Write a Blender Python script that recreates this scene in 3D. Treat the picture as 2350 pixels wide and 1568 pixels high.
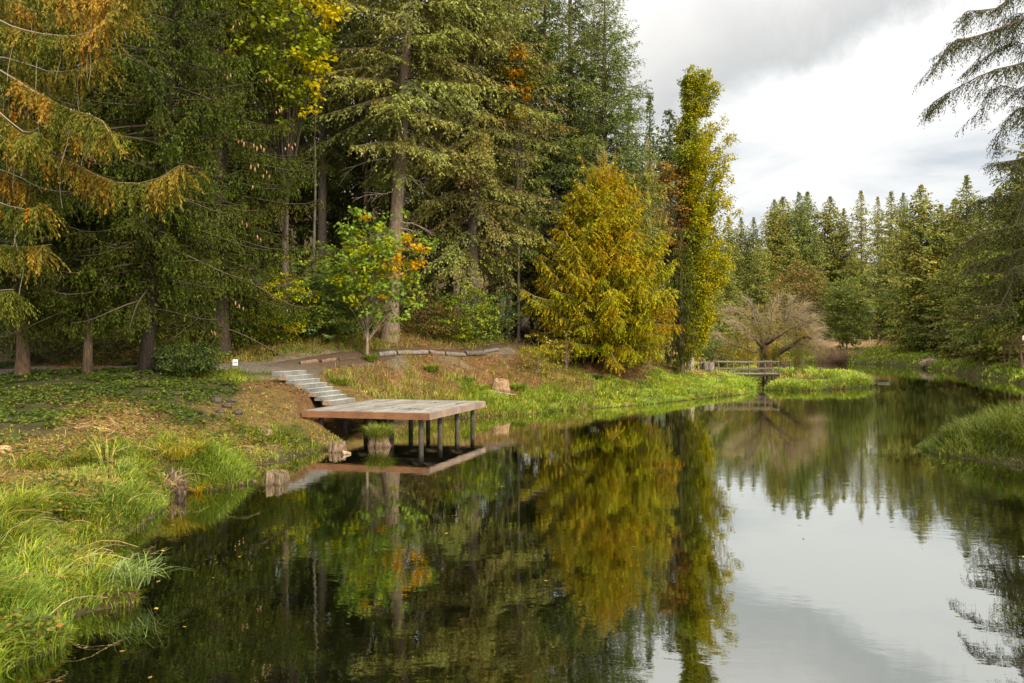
import bpy, math
import numpy as np
from mathutils import Vector

for _o in list(bpy.data.objects):
    bpy.data.objects.remove(_o)
SC = bpy.context.scene
COL = SC.collection
F, CX, HY, CAMZ = 1827.5, 1175.0, 772.0, 3.5       # focal length and horizon of the photograph, camera height over the water

# ------------------------------------------------------------------ camera
cam_d = bpy.data.cameras.new("camera")
cam_d.lens, cam_d.sensor_width = 28.0, 36.0
cam_d.shift_y = -12.0 / 2350.0
cam_d.clip_start, cam_d.clip_end = 0.1, 3000.0
cam = bpy.data.objects.new("camera", cam_d)
cam.location = (0, 0, CAMZ)
cam.rotation_euler = (math.radians(90), 0, 0)
COL.objects.link(cam)
SC.camera = cam

# ------------------------------------------------------------------ view and render settings
SC.view_settings.view_transform = 'Standard'
SC.view_settings.look = 'None'
SC.view_settings.exposure = 0.84
SC.view_settings.gamma = 1.0
SC.view_settings.use_curve_mapping = False
cy = SC.cycles
cy.max_bounces, cy.diffuse_bounces, cy.glossy_bounces = 5, 3, 3
cy.transmission_bounces, cy.transparent_max_bounces = 2, 4
cy.caustics_reflective = cy.caustics_refractive = False
cy.sample_clamp_indirect = 6.0

# ------------------------------------------------------------------ node helper
class NT:
    def __init__(s, tree):
        s.t = tree; s.n = tree.nodes; s.l = tree.links
    def new(s, typ, ins=None, **kw):
        nd = s.n.new(typ)
        for k, v in kw.items():
            setattr(nd, k, v)
        if ins:
            for k, v in ins.items():
                sock = nd.inputs[k]
                if isinstance(v, bpy.types.NodeSocket):
                    s.l.new(v, sock)
                else:
                    sock.default_value = v
        return nd
    def math(s, op, a, b=None, c=None, clamp=False):
        nd = s.n.new('ShaderNodeMath'); nd.operation = op; nd.use_clamp = clamp
        for i, v in enumerate((a, b, c)):
            if v is None: continue
            if isinstance(v, bpy.types.NodeSocket): s.l.new(v, nd.inputs[i])
            else: nd.inputs[i].default_value = v
        return nd.outputs[0]
    def mix(s, fac, a, b, blend='MIX'):
        nd = s.n.new('ShaderNodeMix'); nd.data_type = 'RGBA'; nd.blend_type = blend; nd.clamp_factor = True
        for i, v in ((0, fac), (6, a), (7, b)):
            if isinstance(v, bpy.types.NodeSocket): s.l.new(v, nd.inputs[i])
            elif isinstance(v, (int, float)): nd.inputs[i].default_value = v
            else: nd.inputs[i].default_value = (*v[:3], 1)
        return nd.outputs[2]
    def ramp(s, fac, stops, interp='LINEAR'):
        nd = s.n.new('ShaderNodeValToRGB'); cr = nd.color_ramp; cr.interpolation = interp
        while len(cr.elements) < len(stops): cr.elements.new(0.5)
        for e, (p, c) in zip(cr.elements, stops):
            e.position = p; e.color = (*c, 1) if not isinstance(c, (int, float)) else (c, c, c, 1)
        s.l.new(fac, nd.inputs[0])
        return nd.outputs[0]
    def noise(s, vec, scale, detail=4, rough=0.55, dist=0.0):
        nd = s.new('ShaderNodeTexNoise', {'Vector': vec, 'Scale': scale, 'Detail': detail, 'Roughness': rough, 'Distortion': dist})
        return nd.outputs['Fac']

# ------------------------------------------------------------------ world: pale sky under broken cloud
SUN_DIR = Vector((0.60, -0.74, 0.62)).normalized()
SUN_EL = math.asin(SUN_DIR.z)
SUN_AZ = math.atan2(SUN_DIR.x, SUN_DIR.y)           # from +Y towards +X
wd = bpy.data.worlds.new("World"); SC.world = wd; wd.use_nodes = True
w = NT(wd.node_tree); w.n.clear()
tc = w.new('ShaderNodeTexCoord')
sep = w.new('ShaderNodeSeparateXYZ', {0: tc.outputs['Generated']})
sky = w.new('ShaderNodeTexSky', sky_type='NISHITA', sun_disc=False, sun_elevation=SUN_EL, sun_rotation=SUN_AZ, air_density=1.2, dust_density=1.5)
zc = w.math('ADD', w.math('MAXIMUM', sep.outputs[2], 0.0), 0.16)
cu = w.math('DIVIDE', sep.outputs[0], zc); cv = w.math('DIVIDE', sep.outputs[1], zc)
cvec = w.new('ShaderNodeCombineXYZ', {0: cu, 1: cv, 2: 0.0}).outputs[0]
n1 = w.noise(cvec, 1.5, 7, 0.58, 0.5)
# high thin cloud, pale white with soft grey belts
c_thin = w.ramp(n1, [(0.30, (3.75, 4.05, 4.35)), (0.43, (5.05, 5.2, 5.3)), (0.56, (5.8, 5.8, 5.75))])
gap = w.ramp(w.noise(cvec, 0.9, 5, 0.6, 0.3), [(0.60, 0.0), (0.75, 1.0)])
base_sky = w.mix(w.math('MULTIPLY', gap, 0.22), c_thin, sky.outputs[0])
# the heavy grey cloud bank over the lake: a bank in the direction of the pond's far arm
dvec = w.new('ShaderNodeVectorMath', {0: tc.outputs['Generated'], 1: (0.0, 0.0, 0.0)}, operation='ADD').outputs[0]
wob = w.math('MULTIPLY', w.math('SUBTRACT', w.noise(dvec, 5.0, 8, 0.62, 0.6), 0.5), 0.22)
az = w.math('ARCTAN2', sep.outputs[0], sep.outputs[1])
el = w.math('ARCSINE', sep.outputs[2])
elw = w.math('ADD', el, wob)
# lower edge of the bank rises to the right
edge = w.math('ADD', w.math('MULTIPLY', w.math('SUBTRACT', az, 0.30), 0.34), 0.275)
bank = w.math('MULTIPLY', w.math('SUBTRACT', elw, edge), 26.0, clamp=True)
thick = w.math('SUBTRACT', 1.0, w.math('MULTIPLY', w.math('SUBTRACT', elw, edge), 6.0), clamp=True)
c_bank = w.ramp(thick, [(0.0, (5.9, 5.8, 5.65)), (0.5, (4.5, 4.5, 4.4)), (1.0, (3.0, 3.2, 3.25))])
azlim = w.math('MULTIPLY', w.math('SUBTRACT', 0.66, w.math('ABSOLUTE', w.math('SUBTRACT', az, 0.28))), 6.0, clamp=True)
c_all = w.mix(w.math('MULTIPLY', bank, w.math('MULTIPLY', azlim, 0.92)), base_sky, c_bank)
# the cloud deck is brighter overhead and towards the veiled sun than low over the trees
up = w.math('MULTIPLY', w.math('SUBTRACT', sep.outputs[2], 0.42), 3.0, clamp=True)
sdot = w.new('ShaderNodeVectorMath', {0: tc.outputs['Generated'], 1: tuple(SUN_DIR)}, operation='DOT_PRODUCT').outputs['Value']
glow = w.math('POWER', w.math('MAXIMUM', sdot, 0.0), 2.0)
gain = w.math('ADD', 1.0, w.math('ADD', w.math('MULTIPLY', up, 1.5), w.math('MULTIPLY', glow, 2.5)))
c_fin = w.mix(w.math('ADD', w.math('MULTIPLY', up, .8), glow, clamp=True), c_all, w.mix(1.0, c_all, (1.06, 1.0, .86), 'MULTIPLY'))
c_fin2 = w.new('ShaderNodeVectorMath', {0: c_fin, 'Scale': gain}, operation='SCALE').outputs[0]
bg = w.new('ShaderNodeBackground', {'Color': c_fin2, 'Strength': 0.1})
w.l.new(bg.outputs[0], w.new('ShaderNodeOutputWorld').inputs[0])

# ------------------------------------------------------------------ sun behind thin cloud
sd = bpy.data.lights.new("sun", 'SUN'); sd.energy = 2.4; sd.angle = math.radians(10); sd.color = (1.0, 0.89, 0.72)
so = bpy.data.objects.new("sun", sd); so.rotation_euler = SUN_DIR.to_track_quat('Z', 'Y').to_euler(); so.location = (30, -20, 40)
COL.objects.link(so)

# ------------------------------------------------------------------ mesh helpers
def rng(seed): return np.random.default_rng(seed)
def P(px, py, D): return np.array([(px - CX) / F * D, D, CAMZ - (py - HY) / F * D])
def WP(px, py):
    D = F * CAMZ / (py - HY); return ((px - CX) / F * D, D)
def unit(v): return v / np.maximum(np.linalg.norm(v, axis=-1, keepdims=True), 1e-9)

class MB:
    def __init__(s): s.v = []; s.c = []; s.f = []; s.n = 0
    def add(s, v, f, col=(0.2, 0.2, 0.2), mat=0):
        v = np.asarray(v, float).reshape(-1, 3)
        c = np.broadcast_to(np.asarray(col, float), (len(v), 3))
        s.v.append(v); s.c.append(c)
        s.f.append((np.asarray(f, np.int64) + s.n, mat)); s.n += len(v)
    def data(s, name, mats, smooth=False):
        me = bpy.data.meshes.new(name)
        V = np.concatenate(s.v).astype(np.float32); C = np.concatenate(s.c).astype(np.float32)
        loops = np.concatenate([f.ravel() for f, m in s.f]).astype(np.int32)
        tot = np.concatenate([np.full(len(f), f.shape[1]) for f, m in s.f]).astype(np.int32)
        mi = np.concatenate([np.full(len(f), m) for f, m in s.f]).astype(np.int32)
        st = np.concatenate([[0], np.cumsum(tot)[:-1]]).astype(np.int32)
        me.vertices.add(len(V)); me.vertices.foreach_set('co', V.ravel())
        me.loops.add(len(loops)); me.loops.foreach_set('vertex_index', loops)
        me.polygons.add(len(tot)); me.polygons.foreach_set('loop_start', st)
        for m in mats: me.materials.append(m)
        me.polygons.foreach_set('material_index', mi)
        me.polygons.foreach_set('use_smooth', np.full(len(tot), smooth))
        a = me.attributes.new('Col', 'FLOAT_COLOR', 'POINT')
        a.data.foreach_set('color', np.concatenate([C, np.ones((len(C), 1), np.float32)], 1).ravel())
        me.update(calc_edges=True)
        return me
    def build(s, name, mats, parent=None, smooth=False):
        if not isinstance(mats, (list, tuple)): mats = [mats]
        o = bpy.data.objects.new(name, s.data(name, mats, smooth)); COL.objects.link(o)
        if parent is not None: o.parent = parent
        return o

def tag(o, label=None, cat=None, group=None, kind=None):
    if label: o['label'] = label
    if cat: o['category'] = cat
    if group: o['group'] = group
    if kind: o['kind'] = kind
    return o
def thing(name, loc, label, cat, group=None, rz=0.0):
    o = bpy.data.objects.new(name, None); COL.objects.link(o)
    o.location = loc; o.rotation_euler = (0, 0, rz); o.empty_display_size = 0.3
    return tag(o, label, cat, group)
def copy_thing(root, loc, rz, scale, label, cat=None, group=None):
    r = root.copy(); COL.objects.link(r)
    r.location = loc; r.rotation_euler = (0, 0, rz); r.scale = scale
    for k in ('label', 'group'):
        if k in r: del r[k]
    tag(r, label, cat or root['category'], group)
    for ch in list(root.children):
        c = ch.copy(); COL.objects.link(c); c.parent = r
        for g in list(ch.children):
            d = g.copy(); COL.objects.link(d); d.parent = c
    return r

def box(mb, c, ax, ay, az, col=(.3, .3, .3), mat=0):
    """box centred on c with half axis vectors"""
    c, ax, ay, az = (np.asarray(q, float) for q in (c, ax, ay, az))
    v = [c + i * ax + j * ay + k * az for k in (-1, 1) for j in (-1, 1) for i in (-1, 1)]
    f = [[0, 2, 3, 1], [4, 5, 7, 6], [0, 1, 5, 4], [2, 6, 7, 3], [0, 4, 6, 2], [1, 3, 7, 5]]
    mb.add(v, f, col, mat)

def tubes(mb, Pt, R, sides=3, col=(.2, .15, .1), mat=0, cap=False):
    """Pt (N,K,3) polylines, R (N,K) radii"""
    Pt = np.asarray(Pt, float); R = np.asarray(R, float)
    if Pt.ndim == 2: Pt = Pt[None]; R = R[None]
    N, K, _ = Pt.shape
    T = unit(np.gradient(Pt, axis=1))
    ref = np.where(np.abs(T[:, :1, 2:3]) > 0.8, np.array([1., 0, 0]), np.array([0, 0, 1.]))
    s = unit(np.cross(T, np.broadcast_to(ref, T.shape))); u = np.cross(s, T)
    a = np.arange(sides) * 2 * math.pi / sides
    V = Pt[:, :, None] + R[:, :, None, None] * (np.cos(a)[None, None, :, None] * s[:, :, None] + np.sin(a)[None, None, :, None] * u[:, :, None])
    i = np.arange(N)[:, None, None]; k = np.arange(K - 1)[None, :, None]; j = np.arange(sides)[None, None, :]
    j2 = (j + 1) % sides
    b = (i * K + k) * sides; b2 = (i * K + k + 1) * sides
    f = np.stack([b + j, b + j2, b2 + j2, b2 + j], -1).reshape(-1, 4)
    c = np.asarray(col, float)
    if c.ndim == 2: c = np.repeat(c, K * sides, 0)
    mb.add(V.reshape(-1, 3), f, c, mat)
    if cap:
        n0 = mb.n - N * K * sides
        for q in range(N):
            base = q * K * sides
            mb.f.append((np.array([np.arange(sides)[::-1] + base]) + n0, mat))
            mb.f.append((np.array([np.arange(sides) + base + (K - 1) * sides]) + n0, mat))

def resample(pts, K):
    pts = np.asarray(pts, float)
    d = np.concatenate([[0], np.cumsum(np.linalg.norm(np.diff(pts, axis=0), axis=1))])
    # smooth the polyline with Catmull-Rom
    n = len(pts); ext = np.vstack([2 * pts[0] - pts[1], pts, 2 * pts[-1] - pts[-2]])
    t = np.linspace(0, d[-1], K); out = np.zeros((K, pts.shape[1]))
    seg = np.clip(np.searchsorted(d, t, side='right') - 1, 0, n - 2)
    x = (t - d[seg]) / np.maximum(d[seg + 1] - d[seg], 1e-9)
    p0, p1, p2, p3 = ext[seg], ext[seg + 1], ext[seg + 2], ext[seg + 3]; x = x[:, None]
    return 0.5 * (2 * p1 + (p2 - p0) * x + (2 * p0 - 5 * p1 + 4 * p2 - p3) * x ** 2 + (3 * p1 - p0 - 3 * p2 + p3) * x ** 3)

def vnoise(x, y, seed=0):
    x = np.asarray(x, float); y = np.asarray(y, float)
    xi = np.floor(x); yi = np.floor(y); fx = x - xi; fy = y - yi
    fx = fx * fx * (3 - 2 * fx); fy = fy * fy * (3 - 2 * fy)
    def h(a, b):
        q = np.sin(a * 127.1 + b * 311.7 + seed * 74.7) * 43758.5453
        return q - np.floor(q)
    return (h(xi, yi) * (1 - fx) + h(xi + 1, yi) * fx) * (1 - fy) + (h(xi, yi + 1) * (1 - fx) + h(xi + 1, yi + 1) * fx) * fy
def fbm(x, y, seed=0, o=4):
    r = 0; a = 0.5
    for k in range(o):
        r = r + a * vnoise(x * 2 ** k, y * 2 ** k, seed + k * 13); a *= 0.5
    return r / (1 - 0.5 ** o)

# ------------------------------------------------------------------ materials
def mat_new(name):
    m = bpy.data.materials.new(name); m.use_nodes = True
    t = NT(m.node_tree); t.n.clear()
    return m, t, t.new('ShaderNodeOutputMaterial')

def mat_leaf(name, trans=0.28, rough=0.6, spec=0.10, sat=1.10, val=1.0):
    m, t, out = mat_new(name)
    a = t.new('ShaderNodeAttribute', attribute_name='Col')
    c = t.new('ShaderNodeHueSaturation', {'Saturation': sat, 'Value': val, 'Color': a.outputs['Color']}).outputs[0]
    p = t.new('ShaderNodeBsdfPrincipled', {'Base Color': c, 'Roughness': rough, 'Specular IOR Level': spec})
    tr = t.new('ShaderNodeBsdfTranslucent', {'Color': t.mix(0.5, c, (1.0, 1.0, 0.35), 'MULTIPLY')})
    mx = t.new('ShaderNodeMixShader', {0: trans, 1: p.outputs[0], 2: tr.outputs[0]})
    t.l.new(mx.outputs[0], out.inputs[0])
    return m

def mat_attr(name, rough=0.85, spec=0.15, nscale=9.0, namt=0.5, bump=0.3, stretch=(1, 1, 1), bscale=None):
    """surface whose own colour sits in Col, broken up by procedural noise"""
    m, t, out = mat_new(name)
    a = t.new('ShaderNodeAttribute', attribute_name='Col')
    tc = t.new('ShaderNodeTexCoord')
    mp = t.new('ShaderNodeMapping', {'Vector': tc.outputs['Object'], 'Scale': stretch})
    n = t.noise(mp.outputs[0], nscale, 6, 0.6)
    r = t.ramp(n, [(0.3, 1 - namt), (0.7, 1 + namt * 0.7)])
    c = t.mix(1.0, a.outputs['Color'], r, 'MULTIPLY')
    n2 = t.noise(mp.outputs[0], bscale or nscale * 2.2, 5, 0.65)
    b = t.new('ShaderNodeBump', {'Height': n2, 'Strength': bump, 'Distance': 0.05})
    p = t.new('ShaderNodeBsdfPrincipled', {'Base Color': c, 'Roughness': rough, 'Specular IOR Level': spec, 'Normal': b.outputs[0]})
    t.l.new(p.outputs[0], out.inputs[0])
    return m

M_FIR = mat_leaf('fir_needles', 0.16, 0.6, 0.10)
M_CEDAR = mat_leaf('cedar_sprays', 0.25, 0.6, 0.10)
M_BROAD = mat_leaf('broad_leaves', 0.34, 0.5, 0.15)
M_GRASS = mat_leaf('grass_blades', 0.20, 0.5, 0.15)
M_LITTER = mat_leaf('dry_litter', 0.1, 0.8, 0.1)
M_BARK = mat_attr('furrowed_bark', 0.9, 0.1, 5.0, 0.6, 1.0, (4, 4, 0.7), 9.0)
M_TWIG = mat_attr('twig_bark', 0.9, 0.1, 20.0, 0.3, 0.0)
M_STUMP = mat_attr('rotten_wood', 0.95, 0.05, 6.0, 0.6, 1.0, (3, 3, 0.8), 12.0)
M_ROCK = mat_attr('rough_stone', 0.9, 0.2, 7.0, 0.5, 0.8)
M_PAINT = mat_attr('flat_paint', 0.6, 0.3, 6.0, 0.08, 0.05)
# ------------------------------------------------------------------ the pond's outline (metres) and the lie of the land
SHORE = [(-12, -25), (-9, -8), (-6.2, 3), (-5.3, 6.5)] + [WP(*q) for q in
         [(62, 1540), (200, 1470), (232, 1420), (345, 1385), (330, 1335), (235, 1310), (262, 1268), (337, 1217), (378, 1190), (418, 1146), (432, 1132), (470, 1128),
          (555, 1118), (588, 1106), (580, 1072), (648, 1054), (741, 1036), (797, 1021)]] + \
        [(-6.1, 27.5), (-5.9, 30.2), (-4.6, 32.5), (-3.0, 33.9)] + [WP(*q) for q in
         [(1080, 960), (1130, 956), (1200, 952), (1300, 943), (1400, 937), (1500, 928), (1600, 917), (1700, 907), (1734, 900)]] + \
        [(17.2, 56), (17.3, 60), (16.3, 66), (17, 75), (22, 90), (27, 104), (33, 112), (42, 106), (46, 97), (45, 88), (43.6, 81), (41.6, 74),
         (39.5, 65), (36.7, 57), (32, 45), (24, 33.5), (17, 28.5), (13.8, 26.2), (12.7, 25.2), (12.6, 23.2), (13.9, 21.2), (15.5, 18), (16.5, 10), (15, -10), (14, -25)]
ISLE = [(16.2, 51.4), (19.4, 51), (22.6, 53), (24.9, 55), (27, 60), (28.6, 66), (26, 72), (20, 72.5), (18.2, 66), (18.5, 60), (18.1, 55)]
SHORE = np.array(SHORE); SHORE[3:15, 0] -= .22; ISLE = np.array(ISLE, float)

def _seg(x, y, poly):
    d = np.full(x.shape, 1e18); inside = np.zeros(x.shape, bool)
    n = len(poly)
    for i in range(n):
        ax, ay = poly[i]; bx, by = poly[(i + 1) % n]
        dx, dy = bx - ax, by - ay
        t = np.clip(((x - ax) * dx + (y - ay) * dy) / (dx * dx + dy * dy + 1e-12), 0, 1)
        d = np.minimum(d, (x - ax - t * dx) ** 2 + (y - ay - t * dy) ** 2)
        if ay != by:
            c = ((ay > y) != (by > y)) & (x < (bx - ax) * (y - ay) / (by - ay) + ax)
            inside ^= c
    return np.sqrt(d), inside
def shore_d(x, y):
    """distance from the water's edge: + on land, - in the pond"""
    x = np.asarray(x, float); y = np.asarray(y, float)
    wx = x + (fbm(x * 1.3, y * 1.3, 3, 3) - .5) * 0.5; wy = y + (fbm(x * 1.3, y * 1.3, 8, 3) - .5) * 0.5
    d1, in1 = _seg(wx, wy, SHORE); d2, in2 = _seg(wx, wy, ISLE)
    return np.where(in1, np.where(in2, d2, -np.minimum(d1, d2)), d1)

_c = []
def cp(X, Y, z, t): _c.append((X, Y, z, t))
def cpx(px, py, D, t):
    q = P(px, py, D); _c.append((q[0], q[1], q[2], t))
# near left bank
for a in [(-5.6, 8, .2, 'G'), (-6.5, 9, .38, 'G'), (-7, 11, .5, 'G'), (-8.5, 12, .62, 'G'), (-11, 12, .8, 'G'), (-9, 8, .5, 'G'), (-9, 0, .6, 'G'), (-14, 4, 1, 'G'),
          (-11, 14, .9, 'D'), (-9, 14.5, .75, 'D'), (-7.3, 15, .55, 'G'), (-8.2, 17, .75, 'G'), (-10.5, 17, 1.0, 'L'), (-12.5, 16.5, 1.1, 'I'), (-9, 19.5, 1.0, 'L'), (-7, 18.6, .62, 'G'),
          (-12, 20, 1.35, 'I'), (-14.5, 20, 1.5, 'I'), (-17, 20, 1.6, 'I'), (-10.8, 21.5, 1.3, 'L'), (-6.6, 20.3, .62, 'G'), (-30, 15, 2, 'I'), (-25, 24, 2.1, 'I'), (-20, 5, 1.6, 'I')]: cp(*a)
for a in [(52, 865, 29, 'I'), (200, 852, 29.5, 'I'), (340, 850, 29, 'I'), (100, 880, 27, 'I'), (300, 882, 26.5, 'I'), (250, 950, 22.5, 'L'), (100, 950, 22, 'I'), (400, 950, 23.5, 'I'),
          (480, 1000, 22, 'D'), (500, 905, 26.5, 'I'), (560, 950, 25, 'D'), (540, 1010, 22.5, 'D'), (620, 1010, 23.3, 'G'), (620, 905, 27.5, 'D'), (660, 890, 28.2, 'L'), (690, 958, 26.4, 'D'),
          (735, 985, 25.6, 'D'), (690, 1010, 24.3, 'G'), (560, 870, 29.5, 'G'), (640, 960, 25.2, 'D'), (650, 880, 28.6, 'L'), (690, 905, 27.9, 'L'), (720, 922, 27.5, 'L'),
          (-150, 850, 33, 'P'), (0, 850, 32.4, 'P'), (250, 847, 32.5, 'P'), (440, 846, 32.5, 'P'), (560, 845, 32.7, 'P'), (640, 847, 31.6, 'P'), (700, 836, 34.3, 'P'), (800, 824, 36.2, 'P'), (900, 815, 38.4, 'P'), (1000, 808, 41, 'P'),
          (1140, 802, 45, 'P'),
          (0, 835, 36, 'F'), (250, 832, 36, 'L'), (400, 825, 36, 'F'), (250, 770, 43, 'F'), (0, 770, 43, 'F'), (500, 745, 41, 'F'), (560, 820, 35.5, 'D'), (650, 785, 38, 'D'), (620, 750, 42, 'F'),
          (750, 770, 40.5, 'D'), (830, 800, 39, 'D'), (895, 782, 42, 'L'), (960, 790, 42, 'L'), (1050, 775, 46, 'D'), (1150, 770, 49.5, 'F'), (1210, 790, 49, 'L'), (1250, 800, 51, 'F'),
          (1370, 830, 48, 'L'), (1290, 835, 47, 'L'), (1450, 838, 49.5, 'L'), (1550, 846, 53, 'D'), (1585, 848, 54, 'D'), (1640, 852, 57, 'D'), (1600, 870, 52, 'G'),
          (730, 850, 33.3, 'D'), (790, 850, 34.6, 'L'), (800, 905, 32.3, 'D'), (860, 905, 34, 'D'), (950, 905, 35.8, 'D'), (880, 855, 36.4, 'L'), (1000, 905, 36.6, 'D'), (1000, 830, 39.8, 'L'), (1000, 870, 38, 'L'),
          (1100, 905, 38.3, 'G'), (1100, 870, 40.2, 'L'), (1100, 825, 43, 'L'), (1150, 885, 40.3, 'L'), (1200, 830, 44.4, 'L'), (1200, 870, 42, 'L'), (1300, 872, 43.2, 'D'), (1250, 905, 41, 'G'), (1180, 925, 38.4, 'G'),
          (1400, 880, 44.5, 'G'), (1400, 855, 46.8, 'L'), (1420, 905, 42.6, 'G'), (1510, 890, 45.5, 'G'), (1530, 868, 49, 'G'), (1650, 882, 51, 'G'), (1700, 872, 55, 'G'), (1640, 866, 58, 'D'), (1700, 858, 61, 'G')]: cpx(*a)
# forest hill behind
for a in [(-60, 45, 5, 'F'), (-25, 45, 4.4, 'F'), (-12, 50, 5, 'F'), (-3, 56, 5, 'F'), (4, 60, 3.6, 'F'), (-30, 70, 8, 'F'), (-8, 75, 7, 'F'), (6, 80, 4, 'F'), (-40, 100, 24, 'F'), (-12, 110, 22, 'F'), (0, 112, 15, 'F'), (-100, 60, 14, 'F'), (-100, 200, 45, 'F'), (0, 250, 30, 'F'),
          # meadow past the poplar
          (10, 63, 1.6, 'D'), (14, 75, 1.25, 'G'), (18, 93, 1.2, 'D'), (10, 95, 2, 'D'), (24, 112, 1.3, 'D'), (24, 125, 1.8, 'D'),
          # island
          (17.5, 53, .42, 'G'), (19.5, 57, .5, 'D'), (21, 62, .62, 'G'), (23.5, 62, .55, 'G'), (22, 68, .55, 'G'), (26, 67, .5, 'G'), (23, 56, .6, 'G'), (25, 60, .55, 'G'),
          # far bank
          (34, 114, .5, 'G'), (42, 108, .5, 'G'), (38, 116, 1.2, 'G'), (46, 108, 1.2, 'G'), (52, 108, 1.7, 'G'), (48, 117, 2.0, 'B'), (40, 121, 2.2, 'B'), (44, 123, 2.6, 'B'), (54, 122, 2.9, 'B'), (49, 124, 3.0, 'B'), (57, 119, 2.9, 'L'), (62, 122, 3.4, 'F'), (50, 130, 3.6, 'L'), (34, 124, 2.0, 'B'), (30, 150, 4, 'F'), (55, 145, 4.5, 'F'), (80, 150, 6, 'F'),
          (60, 250, 12, 'F'), (140, 200, 12, 'F'),
          # right bank
          (48, 96, 1.2, 'G'), (46, 86, .6, 'G'), (49, 84, 1.4, 'F'), (44.5, 77, .8, 'G'), (46, 76, 1.8, 'F'), (42.5, 66, .8, 'G'), (45, 68, 1.9, 'F'), (40, 58, .9, 'G'), (44, 58, 1.9, 'F'), (36, 45, .9, 'G'), (40, 45, 2, 'F'), (55, 90, 3, 'F'), (60, 60, 4.5, 'F'), (100, 60, 8, 'F'),
          # right peninsula
          (14.5, 24, .45, 'G'), (16, 25, .6, 'G'), (15, 22, .45, 'G'), (19, 25, .75, 'G'), (22, 28, .75, 'G'), (27, 34, .7, 'G'), (19, 19, .7, 'G'), (26, 24, 1.1, 'G'), (24, 10, 1.2, 'G'), (40, 25, 2, 'F'), (30, -10, 1.5, 'F')]: cp(*a)
CPX = np.array([[a, b] for a, b, z, t in _c]); CPZ = np.array([z for a, b, z, t in _c])
TYPES = 'GDLIPFB'
CPT = np.array([TYPES.index(t) for *_, t in _c])
_A = np.linalg.norm(CPX[:, None] - CPX[None], axis=-1)
_Bm = np.concatenate([np.ones((len(CPX), 1)), CPX], 1)
_M = np.block([[_A + 0.15 * np.eye(len(CPX)) * -1, _Bm], [_Bm.T, np.zeros((3, 3))]])
_W = np.linalg.solve(_M, np.concatenate([CPZ, np.zeros(3)]))
def ground(x, y, bumps=True):
    x = np.atleast_1d(np.asarray(x, float)); y = np.atleast_1d(np.asarray(y, float)); sh = x.shape
    x = x.ravel(); y = y.ravel(); out = np.zeros(x.shape)
    for i in range(0, len(x), 60000):
        xs, ys = x[i:i + 60000], y[i:i + 60000]
        r = np.hypot(xs[:, None] - CPX[None, :, 0], ys[:, None] - CPX[None, :, 1])
        out[i:i + 60000] = r @ _W[:-3] + _W[-3] + _W[-2] * xs + _W[-1] * ys
    d = shore_d(x, y)
    far = np.hypot(x, y)
    if bumps: out = out + (fbm(x * .55, y * .55, 5, 4) - .5) * 0.22 + (fbm(x * 2.2, y * 2.2, 9, 3) - .5) * 0.10
    # the cutting the steps lie in, and the scrape beneath the deck
    qx, qy = x + 6.55, y - 28.75; al = (-qx * .268 + qy * .03) / .0727; ac = (qx * .345 + qy * .94) / 1.0025
    inside_ = (al > -.5) & (al < 8.6) & (ac > -.55) & (ac < 1.85)
    out = np.where(inside_, np.minimum(out, 1.0 + .148 * np.clip(al, 0, 8) - .06), out)
    dk = (x > -7.3) & (x < -.8) & (y > 26) & (y < 32.3); out = np.where(dk, np.minimum(out, .72), out)
    e = np.clip(d / 1.3, 0, 1); e = 1 - (1 - e) ** 2
    land = np.maximum(out, 0.12) * e
    # hills round the valley
    hill = np.clip((far - 170) / 400, 0, 1) ** 1.3 * 16
    z = np.where(d > 0, land + hill, -np.minimum(1.8, -d * 0.55) - 0.005)
    return z.reshape(sh)
def gz(x, y): return float(ground([x], [y])[0])
def zone(x, y):
    """weights of the seven kinds of ground at each point"""
    x = np.asarray(x, float); y = np.asarray(y, float)
    out = np.zeros((len(x), 7))
    wx = x + (fbm(x * .9, y * .9, 21, 3) - .5) * 2.0; wy = y + (fbm(x * .9, y * .9, 27, 3) - .5) * 2.0
    for i in range(0, len(x), 60000):
        sl = slice(i, i + 60000)
        r2 = (wx[sl, None] - CPX[None, :, 0]) ** 2 + (wy[sl, None] - CPX[None, :, 1]) ** 2 + 0.05
        k = r2 ** -2.5
        for t in range(7): out[sl, t] = k[:, CPT == t].sum(1)
    return out / out.sum(1, keepdims=True)

ZCOL = np.array([(.050, .056, .016), (.120, .080, .030), (.130, .068, .032), (.045, .045, .018), (.150, .115, .085), (.040, .028, .015), (.30, .195, .11)])
def axis(parts):
    return np.unique(np.concatenate([np.arange(a, b, s) for a, b, s in parts]))
gx = axis([(-600, -120, 40), (-120, -34, 6), (-34, 30, .28), (30, 56, .5), (56, 140, 6), (140, 641, 50)])
gy = axis([(-300, -30, 30), (-30, 4, 2), (4, 60, .28), (60, 126, .6), (126, 200, 6), (200, 901, 50)])
GX, GY = np.meshgrid(gx, gy)
GZ = ground(GX, GY)
zw = zone(GX.ravel(), GY.ravel())
gc = zw @ ZCOL
dS = shore_d(GX.ravel(), GY.ravel())
mud = np.clip(1 - (dS - 0.05) / 0.35, 0, 1)[:, None] * 0.9
gc = gc * (1 - mud) + np.array([.050, .036, .022]) * mud
far_ = np.hypot(GX.ravel(), GY.ravel()); gc[far_ > 135] = (.032, .045, .026)
gc *= (0.75 + 0.5 * fbm(GX.ravel() * .8, GY.ravel() * .8, 33, 4))[:, None]
ny, nx = GX.shape
ii = (np.arange(ny - 1)[:, None] * nx + np.arange(nx - 1)[None]).ravel()
mb = MB(); mb.add(np.stack([GX.ravel(), GY.ravel(), GZ.ravel()], 1), np.stack([ii, ii + 1, ii + nx + 1, ii + nx], 1), gc)

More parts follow.
